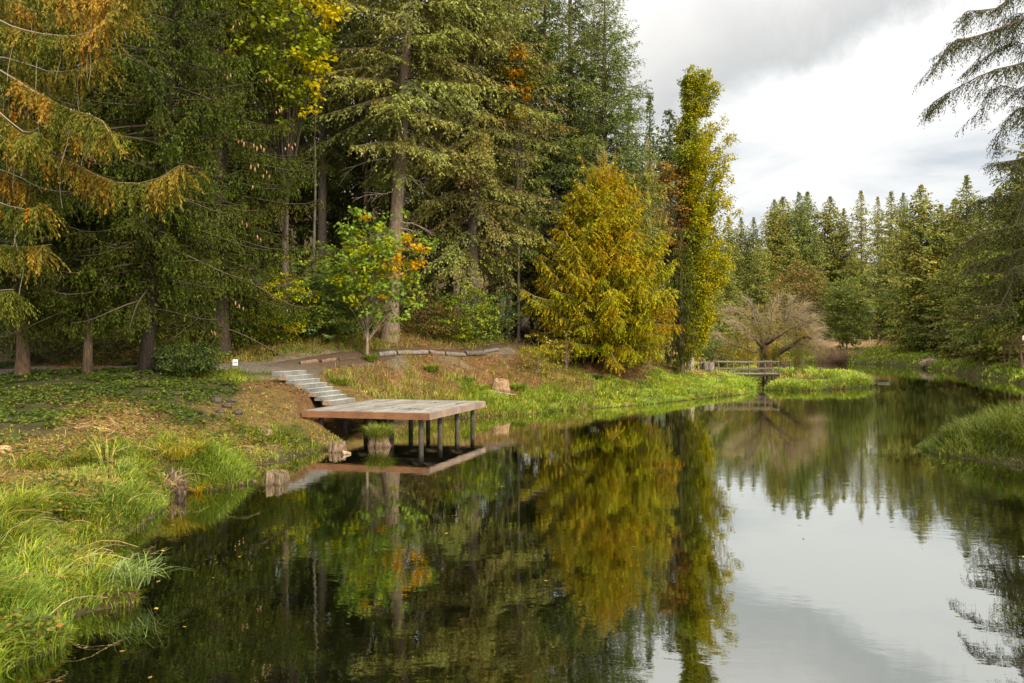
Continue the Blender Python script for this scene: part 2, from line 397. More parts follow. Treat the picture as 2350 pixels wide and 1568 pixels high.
m, t, out = mat_new('earth_and_turf')
a = t.new('ShaderNodeAttribute', attribute_name='Col'); tc = t.new('ShaderNodeTexCoord')
n_a = t.noise(tc.outputs['Object'], 1.7, 7, 0.65); n_b = t.noise(tc.outputs['Object'], 14, 5, 0.7)
c = t.mix(1.0, a.outputs['Color'], t.ramp(n_a, [(.3, (.6, .58, .5)), (.7, (1.3, 1.35, 1.25))]), 'MULTIPLY')
c = t.mix(1.0, c, t.ramp(n_b, [(.3, .55), (.5, 1.0), (.72, 1.65)]), 'MULTIPLY')
b = t.new('ShaderNodeBump', {'Height': t.math('ADD', n_b, n_a), 'Strength': 0.8, 'Distance': 0.08})
p = t.new('ShaderNodeBsdfPrincipled', {'Base Color': c, 'Roughness': 0.95, 'Specular IOR Level': 0.1, 'Normal': b.outputs[0]})
t.l.new(p.outputs[0], out.inputs[0]); M_EARTH = m
o = mb.build('ground', M_EARTH, smooth=True); tag(o, 'grassy banks and forest floor round the pond', 'ground', kind='structure')

# ------------------------------------------------------------------ water
m, t, out = mat_new('pond_water')
tc = t.new('ShaderNodeTexCoord'); geo = t.new('ShaderNodeNewGeometry')
pos = geo.outputs['Position']
mp = t.new('ShaderNodeMapping', {'Vector': pos, 'Scale': (0.55, 1.0, 1.0), 'Rotation': (0, 0, 0.25)})
r1 = t.noise(mp.outputs[0], 5.5, 3, 0.55, 0.2)
mp2 = t.new('ShaderNodeMapping', {'Vector': pos, 'Scale': (0.8, 1.0, 1.0)})
r2 = t.noise(mp2.outputs[0], 1.1, 3, 0.5, 0.3)
calm = t.ramp(t.noise(pos, 0.16, 3, 0.55, 0.8), [(0.36, 0.25), (0.62, 1.25)])
hgt = t.math('ADD', t.math('MULTIPLY', r1, t.math('MULTIPLY', calm, 0.55)), t.math('MULTIPLY', r2, 0.9))
b = t.new('ShaderNodeBump', {'Height': hgt, 'Strength': 0.043, 'Distance': 0.05})
fr = t.new('ShaderNodeFresnel', {'IOR': 1.33, 'Normal': b.outputs[0]})
fac = t.math('ADD', 0.50, t.math('MULTIPLY', fr.outputs[0], 0.75), clamp=True)
df = t.new('ShaderNodeBsdfDiffuse', {'Color': (0.003, 0.0035, 0.001, 1)})
gl = t.new('ShaderNodeBsdfGlossy', {'Color': (0.93, 0.95, 0.90, 1), 'Roughness': 0.015, 'Normal': b.outputs[0]})
mx = t.new('ShaderNodeMixShader', {0: fac, 1: df.outputs[0], 2: gl.outputs[0]})
t.l.new(mx.outputs[0], out.inputs[0]); M_WATER = m
mb = MB(); wx = np.linspace(-40, 110, 31); wy = np.linspace(-60, 150, 43); WX, WY = np.meshgrid(wx, wy)
ii = (np.arange(42)[:, None] * 31 + np.arange(30)[None]).ravel()
mb.add(np.stack([WX.ravel(), WY.ravel(), 0 * WX.ravel()], 1), np.stack([ii, ii + 1, ii + 32, ii + 31], 1))
o = mb.build('water', M_WATER, smooth=True); tag(o, 'still dark pond water mirroring trees and cloud', 'water', kind='structure')

# ------------------------------------------------------------------ gravel path along the top of the left bank
pth = [(-30, 33.5)] + [((px - CX) / F * D, D) for px, D in [(-150, 33), (0, 32.6), (250, 32.6), (440, 32.5), (560, 32.2), (640, 32.3), (700, 34.6), (800, 36.6), (900, 38.9), (1000, 41.6), (1100, 44.5), (1150, 46.5), (1200, 49)]]
pc = resample(np.array(pth), 110); tg = unit(np.gradient(pc, axis=0)); nr = np.stack([-tg[:, 1], tg[:, 0]], 1)
hw = np.interp(np.arange(110), [0, 45, 56, 62, 80, 109], [1.0, 1.0, 1.6, 1.1, .40, .3])
rows = []
for q in np.linspace(-1, 1, 9):
    e = pc + nr * (hw * q)[:, None] + nr * (fbm(pc[:, 0] * 1.2, pc[:, 1] * 1.2, int(40 + q * 4), 3) - .5)[:, None] * (0.5 * abs(q))
    rows.append(np.c_[e, ground(e[:, 0], e[:, 1]) + 0.05 - 0.07 * abs(q) ** 4])
V = np.stack(rows, 1).reshape(-1, 3)
ii = (np.arange(109)[:, None] * 9 + np.arange(8)[None]).ravel()
mb = MB(); mb.add(V, np.stack([ii, ii + 9, ii + 10, ii + 1], 1), np.repeat(np.array([.135, .115, .092]) * (1 - (q_ := np.clip((np.arange(110) - 52) / 12, 0, 1))[:, None]) + np.array([.085, .055, .034]) * q_[:, None], 9, 0))
M_GRAVEL = mat_attr('trodden_gravel', 0.95, 0.1, 22, 0.6, 0.6)
o = mb.build('path', M_GRAVEL, smooth=True); tag(o, 'grey gravel path along the top of the bank', 'path', kind='structure')
# ------------------------------------------------------------------ foliage builders
def leaf_quads(mb, p, d, L, W, roll, col, mat=0, sag=0.1):
    """narrow bent diamonds: p base, d direction, L length, W width"""
    n = len(p)
    if n == 0: return
    up = np.array([0, 0, 1.])
    s = np.cross(d, up); s = np.where(np.linalg.norm(s, axis=1, keepdims=True) < 1e-3, np.array([1., 0, 0]), s); s = unit(s)
    u = np.cross(s, d)
    a = s * np.cos(roll)[:, None] + u * np.sin(roll)[:, None]
    nn = np.cross(a, d)
    L = L[:, None]; W = W[:, None]
    v0 = p; m = p + d * L * 0.42
    v1 = m + a * W * .5 + nn * W * .12; v3 = m - a * W * .5 + nn * W * .12
    v2 = p + d * L - up * (L * sag)
    V = np.stack([v0, v1, v2, v3], 1).reshape(-1, 3)
    f = np.arange(n * 4).reshape(n, 4)
    mb.add(V, f, np.repeat(col, 4, 0), mat)

def sprays(mb, g, p, T, sd, length, col, S, mat=0):
    """branchlets: start p, axis T (unit), flat side vector sd, each clothed with needle twigs"""
    tw, tl, twid = S['tw'], S['tl'], S['twid']
    k = np.maximum(2, (length / tw).astype(int))
    i = np.repeat(np.arange(len(p)), k)
    j = np.arange(len(i)) - np.repeat(np.cumsum(k) - k, k)
    t = (j + g.random(len(i))) / k[i]
    l = length[i]
    sag = S.get('sag', .25)
    pos = p[i] + T[i] * (l * t)[:, None]; pos[:, 2] -= l * sag * t ** 2
    tan = T[i].copy(); tan[:, 2] -= 2 * sag * t; tan = unit(tan)
    sgn = np.where(j % 2 == 0, 1., -1.)[:, None]
    d = tan * S.get('fwd', .8) + sd[i] * sgn * g.uniform(.3, .9, len(i))[:, None] + g.normal(0, S.get('jit', .25), (len(i), 3))
    d[:, 2] += S.get('lift', 0.0) - S.get('hang2', 0.15)
    d = unit(d)
    L = tl * g.uniform(.6, 1.25, len(i)) * (1 - .35 * t) * np.clip(l / .35, .45, 1)
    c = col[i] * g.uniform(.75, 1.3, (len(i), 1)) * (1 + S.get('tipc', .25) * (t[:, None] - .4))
    alt = S.get('alt')
    if alt is not None:
        pick = g.random(len(i)) < S.get('altp', .1)
        c[pick] = np.array(alt) * g.uniform(.7, 1.3, (pick.sum(), 1))
    leaf_quads(mb, pos, d, L, twid * g.uniform(.7, 1.3, len(i)), g.normal(0, S.get('rollj', .6), len(i)), c, mat, S.get('lsag', .1))

def limb_sprays(mb, g, B, Ls, S, colfun, t0=.15, wood=True, wcol=(.10, .075, .05), wr=.012, start=0.0):
    """B (N,K,3) limb polylines of lengths Ls: clothe them with branchlets"""
    N, K, _ = B.shape
    Tn = unit(np.gradient(B, axis=1))
    if wood:
        r = (wr * np.maximum(Ls, .8))[:, None] * np.linspace(1, .18, K)[None]
        tubes(mb, B, r, 3, wcol, 1)
    m = np.maximum(3, (Ls / S['lat']).astype(int))
    i = np.repeat(np.arange(N), m)
    j = np.arange(len(i)) - np.repeat(np.cumsum(m) - m, m)
    s = t0 + (1 - t0) * (j + g.random(len(i))) / m[i]
    x = s * (K - 1); k0 = np.minimum(x.astype(int), K - 2); fr = (x - k0)[:, None]
    pos = B[i, k0] * (1 - fr) + B[i, k0 + 1] * fr
    T = unit(Tn[i, k0] * (1 - fr) + Tn[i, k0 + 1] * fr)
    side = np.cross(T, np.array([0, 0, 1.])); side = unit(side)
    sgn = np.where(j % 2 == 0, 1., -1.)[:, None]
    ang = g.uniform(.5, 1.15, len(i))[:, None]
    d = T * np.cos(ang) + side * sgn * np.sin(ang) + g.normal(0, .15, (len(i), 3))
    d[:, 2] -= S.get('hang', .2) * g.uniform(.6, 1.3, len(i))
    if 'hangmix' in S:
        h = g.random(len(i)) < S['hangmix']
        d[h] = g.normal(0, .22, (h.sum(), 3)) + np.array([0, 0, -1.])
    d = unit(d)
    l = (S['latk'] * Ls[i] * (1 - s) ** .7 + S['lat0'] * np.clip(Ls[i] / 1.6, .22, 1)) * g.uniform(.5, 1.2, len(i))
    l = np.minimum(l, S.get('latmax', 9))
    sd = unit(np.cross(d, np.cross(side, T) + g.normal(0, .2, (len(i), 3))))
    c = colfun(g, i, s, pos, N)
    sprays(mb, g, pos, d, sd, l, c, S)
    return pos, l

NBK = 1.9
def conifer_mesh(seed, H, cb, R, nb, S, col, r0=.3, e0=(0.45, -0.15), droop=.25, tip=.15, wood_col=(.10, .075, .055), bark=(.17, .125, .09), lean=(0, 0), gapk=0.0, profile=1.0, azw=None, colvar=.25, topbare=0.0, azsp=None):
    g = rng(seed); nb = int(nb * NBK)
    # trunk
    K = 14
    tz = np.linspace(0, 1, K) ** 1.1
    wig = np.cumsum(g.normal(0, .02, (K, 2)), 0) * H * .04
    tp = np.stack([lean[0] * tz + wig[:, 0] * tz, lean[1] * tz + wig[:, 1] * tz, tz * H - .4 * (tz == 0)], 1)
    tr = r0 * (1 - tz) ** .85 + .012 + r0 * .45 * np.exp(-tz * H / .55)
    mt = MB()
    fine = resample(np.c_[tp, tr], 40)
    tubes(mt, fine[:, :3], np.maximum(fine[:, 3], .01), 12, bark)
    V = mt.v[0]; q = fbm(np.arctan2(V[:, 1] - 0, V[:, 0]) * 3, V[:, 2] * 1.5, seed, 3) - .5
    mt.v[0] = V + (V - np.repeat(fine[:, :3], 12, 0)) * q[:, None] * .25
    # limbs
    u = (np.arange(nb) + g.random(nb)) / nb
    h = cb + (H - cb) * (1 - (1 - u) ** 1.25) * .995
    rel = (h - cb) / (H - cb)
    Rr = R(rel) if callable(R) else R * (1 - rel) ** profile
    Ls = np.maximum(.25, Rr * g.uniform(.62, 1.12, nb))
    azm = np.arange(nb) * 2.39996 + g.normal(0, .5, nb)
    if gapk:
        keep = vnoise(azm * 1.5, h * .35, seed) > gapk * (1 - rel) ; 
        keep |= rel > .9
        h, rel, Ls, azm = h[keep], rel[keep], Ls[keep], azm[keep]; nb = len(h)
    el = e0[1] + (e0[0] - e0[1]) * rel + g.normal(0, .12, nb)
    Kb = 7; s = np.linspace(0, 1, Kb)
    o = np.stack([np.cos(azm), np.sin(azm)], 1)
    wob = g.normal(0, .05, (nb, 1)) * np.sin(s * 3)[None]
    B = np.zeros((nb, Kb, 3))
    dr = droop * g.uniform(.6, 1.4, nb) * (1 - .6 * rel)
    per = np.stack([-o[:, 1], o[:, 0]], 1)
    base = np.stack([np.interp(h, fine[:, 2], fine[:, 0]), np.interp(h, fine[:, 2], fine[:, 1])], 1)
    B[:, :, :2] = base[:, None] + (o[:, None] * s[None, :, None] + per[:, None] * wob[..., None]) * Ls[:, None, None]
    B[:, :, 2] = h[:, None] + Ls[:, None] * (np.tan(el)[:, None] * s - dr[:, None] * s ** 2 + tip * s[None] ** 4)
    mc = MB()
    col = tuple(np.array(col) * np.array([1.22, 1.15, .70])); bc = np.array(col) * g.uniform(1 - colvar, 1 + colvar, (nb, 1)) * (1 + g.normal(0, .06, (nb, 3)))
    def cf(g2, i, sl, pos, N): return bc[i] * g2.uniform(.85, 1.15, (len(i), 1))
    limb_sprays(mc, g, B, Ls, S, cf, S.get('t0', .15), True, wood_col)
    # leader
    if not topbare:
        zt = np.linspace(H * .93, H, 14); az = g.uniform(0, 6.3, 14)
        d = unit(np.stack([np.cos(az), np.sin(az), np.full(14, .9)], 1))
        pt = np.stack([np.interp(zt, fine[:, 2], fine[:, 0]), np.interp(zt, fine[:, 2], fine[:, 1]), zt], 1)
        sprays(mc, g, pt, d, unit(np.cross(d, [0, 0, 1.])), np.linspace(.30, .08, 14) * H / 22, np.tile(np.array(col) * 1.1, (14, 1)), S)
    return mt, mc, B, Ls

def conifer(name, loc, label, cat, seed, group=None, fmat=None, rz=0., barkmat=None, **kw):
    mt, mc, B, Ls = conifer_mesh(seed, **kw)
    r = thing(name, loc, label, cat, group, rz)
    mt.build('trunk', barkmat or M_BARK, r, smooth=True)
    mc.build('crown', [fmat or M_FIR, M_TWIG], r)
    return r

# leaf outlines (x along the leaf, y across), unit length
MAPLE = np.array([(0, 0), (.12, .20), (.10, .42), (.34, .30), (.52, .50), (.60, .22), (1, 0), (.60, -.22), (.52, -.50), (.34, -.30), (.10, -.42), (.12, -.20)])
OVAL = np.array([(0, 0), (.25, .26), (.6, .28), (1, 0), (.6, -.28), (.25, -.26)])
def leaves(mb, g, p, d, nrm, L, col, shape, mat=0, fold=.12):
    """flat-ish leaves of a given outline; d axis, nrm normal"""
    n = len(p); k = len(shape)
    a = unit(np.cross(nrm, d)); nn = np.cross(d, a)
    xs, ys = shape[:, 0], shape[:, 1]
    V = p[:, None] + L[:, None, None] * (d[:, None] * xs[None, :, None] + a[:, None] * ys[None, :, None] - nn[:, None] * (fold * (np.abs(ys) * 1.2 + xs ** 2))[None, :, None])
    mb.add(V.reshape(-1, 3), np.arange(n * k).reshape(n, k), np.repeat(col, k, 0), mat)

def cluster_leaves(mb, g, C, r, n, L, col, shape, mat=0, flat=.5, up=.7, cvar=.25):
    """C (M,3) cluster centres, r radius, n leaves each, col (M,3)"""
    M = len(C); i = np.repeat(np.arange(M), n)
    q = g.normal(0, 1, (len(i), 3)); q = unit(q) * (g.random((len(i), 1)) ** .45)
    q[:, 2] *= flat
    rr = r[i] if np.ndim(r) else r
    p = C[i] + q * (rr[:, None] if np.ndim(rr) else rr)
    out = q.copy(); out[:, 2] = 0
    d = unit(out + g.normal(0, .35, (len(i), 3)) + np.array([0, 0, -.35]))
    nr = unit(np.array([0, 0, up]) + out * .5 + g.normal(0, .4, (len(i), 3)))
    c = col[i] * g.uniform(1 - cvar, 1 + cvar, (len(i), 1)) * (1 + g.normal(0, .05, (len(i), 3)))
    leaves(mb, g, p, d, nr, L * g.uniform(.6, 1.25, len(i)), c, shape, mat)

def broad_mesh(seed, H, trunk_h, crown_c, crown_r, nlimb, nclus, cr, nleaf, L, colf, shape=OVAL, r0=.1, bark=(.2, .17, .13), lean=(0, 0), hollow=.35, flat=.5):
    """round-crowned tree or shrub: stem, limbs reaching to leaf clusters spread through an ellipsoid"""
    g = rng(seed); cc = np.array(crown_c, float); cr3 = np.array(crown_r, float)
    q = unit(g.normal(0, 1, (nclus, 3))) * (hollow + (1 - hollow) * g.random((nclus, 1)) ** .5)
    q *= (0.72 + .5 * vnoise(np.arctan2(q[:, 1], q[:, 0]) * 1.6 + 9, q[:, 2] * 2.4, seed))[:, None]
    Cn = cc + q * cr3
    Cn = Cn[Cn[:, 2] > .12]
    mw = MB(); mc = MB()
    top = np.array([lean[0], lean[1], H * .82])
    st = resample(np.array([[0, 0, -.3], [lean[0] * .2, lean[1] * .2, trunk_h], [lean[0] * .6, lean[1] * .6, (trunk_h + H) * .5], top]), 12)
    tubes(mw, st, r0 * (np.linspace(1, .22, 12)), 8, bark)
    src = st[np.clip(((Cn[:, 2] * .62 / H) * 12).astype(int), 2, 11)]
    s = np.linspace(0, 1, 6)
    Bp = src[:, None] + (Cn - src)[:, None] * s[None, :, None]
    Bp[:, :, 2] += (np.sin(s * math.pi) * .10)[None] * np.linalg.norm(Cn - src, axis=1)[:, None]
    pick = g.random(len(Cn)) < nlimb / max(1, len(Cn))
    if pick.any(): tubes(mw, Bp[pick], np.full((pick.sum(), 1), r0 * .3) * np.linspace(1, .2, 6)[None], 4, bark)
    col = colf(g, Cn, q)
    cluster_leaves(mc, g, Cn, cr * g.uniform(.6, 1.3, len(Cn)), nleaf, L, col, shape, flat=flat)
    return mw, mc, Cn

def broadleaf(name, loc, label, cat, seed, group=None, stem='trunk', crown='crown', rz=0., **kw):
    mw, mc, Cn = broad_mesh(seed, **kw)
    r = thing(name, loc, label, cat, group, rz)
    mw.build(stem, M_BARK, r, smooth=True); mc.build(crown, M_BROAD, r)
    return r
def palette(cols, wts, var=.15):
    cols = np.array(cols); wts = np.array(wts) / sum(wts)
    def f(g, Cn, q): return cols[g.choice(len(cols), len(Cn), p=wts)] * g.uniform(1 - var, 1 + var, (len(Cn), 1))
    return f

def blades(mb, g, p, h, w, az, lean, col, tipc=1.25):
    n = len(p); d = np.stack([np.cos(az), np.sin(az), 0 * az], 1); s = np.stack([-np.sin(az), np.cos(az), 0 * az], 1)
    tw = g.normal(0, .6, n); s = s * np.cos(tw)[:, None] + d * np.sin(tw)[:, None]
    V = []
    for t, wk in ((0, .8), (.4, 1), (.75, .7)):
        c = p + d * (h * lean * t * t)[:, None]; c[:, 2] += h * (t - .42 * lean * t * t)
        V += [c + s * (w * wk * .5)[:, None], c - s * (w * wk * .5)[:, None]]
    c = p + d * (h * lean)[:, None]; c[:, 2] += h * (1 - .42 * lean * 1.25); V.append(c)
    V = np.stack(V, 1).reshape(-1, 3); b = np.arange(n)[:, None] * 7
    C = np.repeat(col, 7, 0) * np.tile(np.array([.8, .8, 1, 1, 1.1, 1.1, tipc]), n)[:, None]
    k = mb.n
    mb.add(V, np.concatenate([b + np.array([0, 1, 3, 2]), b + np.array([2, 3, 5, 4])]), C)
    mb.f.append((b + np.array([4, 5, 6]) + k, 0))

# species settings: lat = branchlet spacing, latk/lat0 = branchlet length, tw/tl/twid = twig spacing, length, width
SPRUCE = dict(lat=.085, latk=.20, lat0=.30, latmax=1.0, hang=.75, hangmix=.40, tw=.05, tl=.17, twid=.055, sag=.35, hang2=.30, lsag=.1, rollj=.9, jit=.3, tipc=.5, t0=.10)
FIR = dict(lat=.12, latk=.28, lat0=.32, latmax=1.4, hang=.30, hangmix=.12, tw=.075, tl=.24, twid=.085, sag=.25, hang2=.12, lsag=.08, rollj=.9, jit=.34, tipc=.45, t0=.14)
DEEP = dict(lat=.20, latk=.28, lat0=.45, latmax=1.6, hang=.35, hangmix=.2, tw=.15, tl=.42, twid=.16, sag=.25, hang2=.15, rollj=.9, jit=.35, tipc=.3, t0=.08)
FAR = dict(lat=.30, latk=.28, lat0=.50, latmax=1.7, hang=.25, hangmix=.22, tw=.20, tl=.60, twid=.24, sag=.25, hang2=.12, rollj=.9, jit=.34, tipc=.45, t0=.05)
CEDAR = dict(lat=.10, latk=.20, lat0=.35, latmax=1.1, hang=.55, hangmix=.30, tw=.055, tl=.20, twid=.070, sag=.4, hang2=.35, rollj=.5, jit=.25, tipc=.5, t0=.2)
WEEP = dict(lat=.06, latk=.02, lat0=.75, latmax=1.4, hang=3.0, hangmix=.8, tw=.06, tl=.20, twid=.06, sag=.1, hang2=.8, rollj=.9, jit=.15, tipc=.2, t0=.1)

def at(px, D, dz=0.0):
    X = (px - CX) / F * D
    return (X, D, gz(X, D) + dz)
# ------------------------------------------------------------------ spruces on the left bank
SPC = (.034, .044, .012)
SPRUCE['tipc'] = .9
def bellR(R, low=.75):
    return lambda rel: R * np.interp(rel, [0, .18, .4, 1], [low, 1.0, .9, .03])
sp = {}
for key, px, D, seed, lean, label in [
        ('a', 52, 29.0, 11, (.25, 0), 'dark spruce with a bare tan trunk, nearest the left edge of the photo'),
        ('b', 200, 29.5, 12, (.5, .1), 'dark spruce with a slim brown trunk between the edge spruce and the ivy-footed one'),
        ('c', 335, 29.0, 13, (1.6, .1), 'dark spruce whose almost black leaning trunk has ivy at its foot')]:
    sp[key] = conifer('spruce_tree', at(px, D, -.05), label, 'spruce', seed, 'spruces on the left bank', H=21, cb=2.3, R=bellR(3.7), nb=150, gapk=.12, S=SPRUCE, col=SPC,
                      r0={'a': .20, 'b': .14, 'c': .23}[key], e0=(.3, -.05), droop=.42, tip=.28, lean=lean, bark={'a': (.14, .092, .058), 'b': (.115, .08, .052), 'c': (.028, .021, .016)}[key], colvar=.3)
sp['d'] = conifer('spruce_tree', at(505, 35.5, -.05), 'big cone-laden spruce reaching towards the pale fir, its branches sweeping near the ground', 'spruce', 14, 'spruces on the left bank', H=25, cb=1.4,
                  R=bellR(4.5, .8), nb=175, gapk=.2, S=dict(SPRUCE, tl=.18, twid=.055), col=(.040, .051, .014), r0=.42, e0=(.3, -.1), droop=.45, tip=.32, bark=(.06, .045, .032), colvar=.3)
sp['e'] = conifer('spruce_tree', at(-130, 31.0, -.05), 'dark spruce mostly beyond the left edge, only its branch ends in view', 'spruce', 15, 'spruces on the left bank', H=20, cb=2.2, R=bellR(3.6), nb=120, S=SPRUCE, col=SPC, r0=.3,
                  e0=(.3, -.05), droop=.42, tip=.25, bark=(.10, .07, .05))
# cones hanging at branch ends of the big spruce
g = rng(5)
mb = MB(); K = 7; zz = np.linspace(0, -.17, K)
tubes(mb, np.stack([0 * zz, .012 * np.sin(zz * 14), zz], 1), np.array([.008, .020, .027, .028, .025, .017, .006]), 7, (.34, .19, .11))
cone_me = mb.data('cone', [M_STUMP], True)
cone_xy = [(505, 475), (520, 480), (532, 488), (620, 175), (612, 182), (556, 320), (560, 326), (548, 322), (468, 320), (478, 324), (486, 330), (460, 326), (582, 330), (590, 336), (598, 332), (606, 340), (515, 165), (522, 172), (530, 168),
           (410, 235), (404, 228), (640, 250), (646, 245), (634, 255), (662, 330), (670, 336), (676, 328), (655, 338), (575, 378), (584, 384), (592, 376), (604, 400), (612, 392), (618, 402), (580, 425), (556, 505), (566, 512), (575, 640), (570, 652), (540, 690), (548, 698), (558, 704),
           (484, 756), (492, 760), (500, 764), (660, 710), (388, 115), (396, 120), (382, 126), (540, 45), (548, 52), (536, 58), (590, 540), (598, 546)]
rt = np.array(sp['d'].location)
for px, py in cone_xy:
    D = 35.5 - 4.5 * math.sqrt(max(.05, 1 - ((px - 505) / 215.) ** 2)) * .92
    q = P(px, py, D) - rt
    o = bpy.data.objects.new('cone', cone_me); COL.objects.link(o); o.parent = sp['d']; o.location = q; o.rotation_euler = (g.normal(0, .15), g.normal(0, .15), g.uniform(0, 6)); o.scale = [g.uniform(.85, 1.25)] * 3

# ------------------------------------------------------------------ red cedar reaching in from the left
g = rng(31)
cx0, cy0 = -17.4, 24.0; cz0 = gz(cx0, cy0)
ced = thing('cedar_tree', (cx0, cy0, cz0), 'browning red cedar whose bare-topped drooping limbs hang in from the left edge', 'cedar')
mt = MB(); kz = np.linspace(0, 1, 20)
tubes(mt, np.stack([.2 * np.sin(kz * 3), 0 * kz, kz * 19 - .3], 1), .38 * (1 - kz) ** .8 + .02 + .25 * np.exp(-kz * 30), 12, (.20, .13, .09))
mt.build('trunk', M_BARK, ced, smooth=True)
base = np.array([cx0, cy0, cz0])
limbs_px = [  # (limb polyline in the photo, distance at each end)
    ([(-160, -40), (0, 48), (44, 65), (120, 79), (181, 80), (222, 65), (284, 7)], 23.5, 21.5),
    ([(-170, 60), (0, 157), (51, 188), (103, 219), (154, 246), (205, 260), (236, 277), (250, 300)], 23.5, 21.0),
    ([(-170, 250), (0, 310), (80, 340), (154, 364), (205, 390), (256, 414), (308, 420), (359, 414), (420, 376)], 23.8, 22.0),
    ([(-150, 520), (-40, 558), (0, 561), (60, 566), (103, 560)], 23.0, 22.0),
    ([(-160, -150), (0, -60), (100, -20), (200, -5), (280, -20), (330, -60)], 23.5, 22.2),
    ([(-170, 150), (-40, 230), (30, 290), (60, 310), (90, 300)], 22.5, 20.6),
    ([(-160, 400), (-60, 440), (10, 470), (60, 480), (100, 465)], 23.0, 21.6),
    ([(-160, 620), (-80, 650), (-20, 668), (30, 665)], 22.6, 21.0),
    ([(-150, -90), (40, 10), (140, 30), (220, 20), (300, -30)], 24.4, 24.0),
    ([(-150, 110), (30, 140), (110, 165), (180, 160), (240, 130)], 24.5, 23.6),
    ([(-150, 210), (20, 250), (110, 290), (200, 310), (270, 300)], 24.6, 24.0),
    ([(-150, 330), (20, 400), (80, 430), (140, 440)], 24.6, 24.0)]
B = []; Ls = []
for pts, D0, D1 in limbs_px:
    n = len(pts); w3 = np.array([P(px, py, D0 + (D1 - D0) * k / (n - 1)) for k, (px, py) in enumerate(pts)])
    w3 = np.vstack([[cx0, cy0, w3[0, 2] + .5], w3])
    B.append(resample(w3, 14) - base); Ls.append(np.linalg.norm(np.diff(w3, axis=0), axis=1).sum())
B = np.array(B); Ls = np.array(Ls)
limb_r = np.full((len(B), 1), .036) * np.linspace(1, .2, 14)[None]
for b_, r_ in zip(B, limb_r):
    mm = MB(); tubes(mm, b_ + np.cumsum(g.normal(0, .018, b_.shape), 0), r_, 6, (.30, .235, .17)); mm.build('limb', M_TWIG, ced, smooth=True)
mc = MB()
CED_S = dict(CEDAR, lat=.028, latk=0.0, lat0=.72, latmax=1.2, hang=.8, hangmix=.35, tw=.036, tl=.17, twid=.040, sag=.35, hang2=.40, fwd=.9, jit=.3, rollj=.7)
pal = np.array([(.070, .078, .014), (.100, .100, .018), (.155, .120, .026), (.25, .150, .036)])
def cf(g2, i, s, pos, N):
    k = np.clip((vnoise(pos[:, 0] * 1.2, pos[:, 2] * 1.2, 4) * 4.2 + g2.normal(0, .5, len(i))).astype(int), 0, 3)
    c = pal[k] * g2.uniform(.75, 1.2, (len(i), 1))
    o = (g2.random(len(i)) < .03) & (vnoise(pos[:, 0] * 1.5, pos[:, 2] * 1.5, 9) > .5); c[o] = (.36, .12, .025)
    return c
limb_sprays(mc, g, B, Ls, CED_S, cf, .30, False)
# bare hanging strings under the limbs
i = g.integers(0, len(B), 70); s = g.uniform(.4, .92, 70); p0 = B[i, (s * 13).astype(int)]
t = np.linspace(0, 1, 6); L = g.uniform(.6, 1.7, 70)
st = p0[:, None] + np.stack([g.normal(0, .14, (70, 1)) * t + .05 * np.sin(t * 5 + g.uniform(0, 6, (70, 1))), g.normal(0, .1, (70, 1)) * t, -L[:, None] * t], -1)
tubes(mc, st, np.full((70, 1), .012) * np.linspace(1, .4, 6)[None], 3, (.40, .32, .24), 1)
mc.build('crown', [M_CEDAR, M_TWIG], ced)

# ------------------------------------------------------------------ Douglas firs of the middle wood
FC = (.085, .100, .040)
GF = 'tall firs of the wood'
firA = conifer('fir_tree', at(893, 42, -.05), 'towering pale fir with a thick straight bare trunk behind the young maple', 'fir', 21, GF, H=36, cb=9.0, R=lambda r: 6.2 * np.interp(r, [0, .1, .5, 1], [.62, .85, 1, .05]), nb=150, S=dict(FIR, lat=.13),
               col=(.150, .160, .078), r0=.40, e0=(.35, -.22), droop=.35, tip=.15, lean=(2.2, 0), bark=(.20, .145, .105), gapk=.35, colvar=.22)
# dead snags on its trunk
g = rng(77)
for k, (hz, azd, L) in enumerate([(6.2, .1, 2.3), (6.0, .5, 1.6), (7.8, -2.9, 2.2), (8.6, .2, 1.5), (8.2, -1.2, 1.4), (5.7, -2.8, .8), (9.6, 2.8, 3.4)]):
    mm = MB(); s = np.linspace(0, 1, 8)
    main = np.stack([np.cos(azd) * s * L + 2.2 * (hz / 36) ** 1.1, np.sin(azd) * s * L * .4 - .2, hz + L * (.05 * s - .28 * s * s)], 1) + np.cumsum(g.normal(0, .035, (8, 3)), 0)
    tubes(mm, main, .035 * np.linspace(1, .2, 8), 5, (.30, .23, .17))
    for q in range(6):
        a0 = main[2 + q % 5]; dd = g.normal(0, .25, 3) + np.array([np.cos(azd) * .4, -.1, -.25])
        tubes(mm, a0 + np.outer(np.linspace(0, 1, 5), dd) + np.c_[np.zeros(5), np.zeros(5), -.12 * np.linspace(0, 1, 5) ** 2], .011 * np.linspace(1, .3, 5), 3, (.34, .27, .2))
    mm.build('dead_branch', M_TWIG, firA)
conifer('fir_tree', at(1085, 47, -.05), 'wide grey-green fir with heavy low boughs, right of the thick bare trunk', 'fir', 22, GF, H=31, cb=4.8, R=lambda r: 5.6 * np.interp(r, [0, .12, .5, 1], [.7, .95, 1, .05]), nb=190, S=FIR,
        col=(.135, .140, .070), r0=.38, e0=(.3, -.25), droop=.45, tip=.15, bark=(.13, .10, .075), gapk=.25)
conifer('fir_tree', at(1250, 53, -.05), 'deep green fir with a dark low skirt behind the left side of the golden cedar', 'fir', 23, GF, H=27, cb=2.2, R=lambda r: 5.2 * np.interp(r, [0, .2, .5, 1], [.8, 1, .75, .03]), nb=200, S=dict(FIR, tl=.24, twid=.07), col=(.085, .108, .045), r0=.34, e0=(.35, -.2), droop=.35, bark=(.12, .09, .07), gapk=.2)
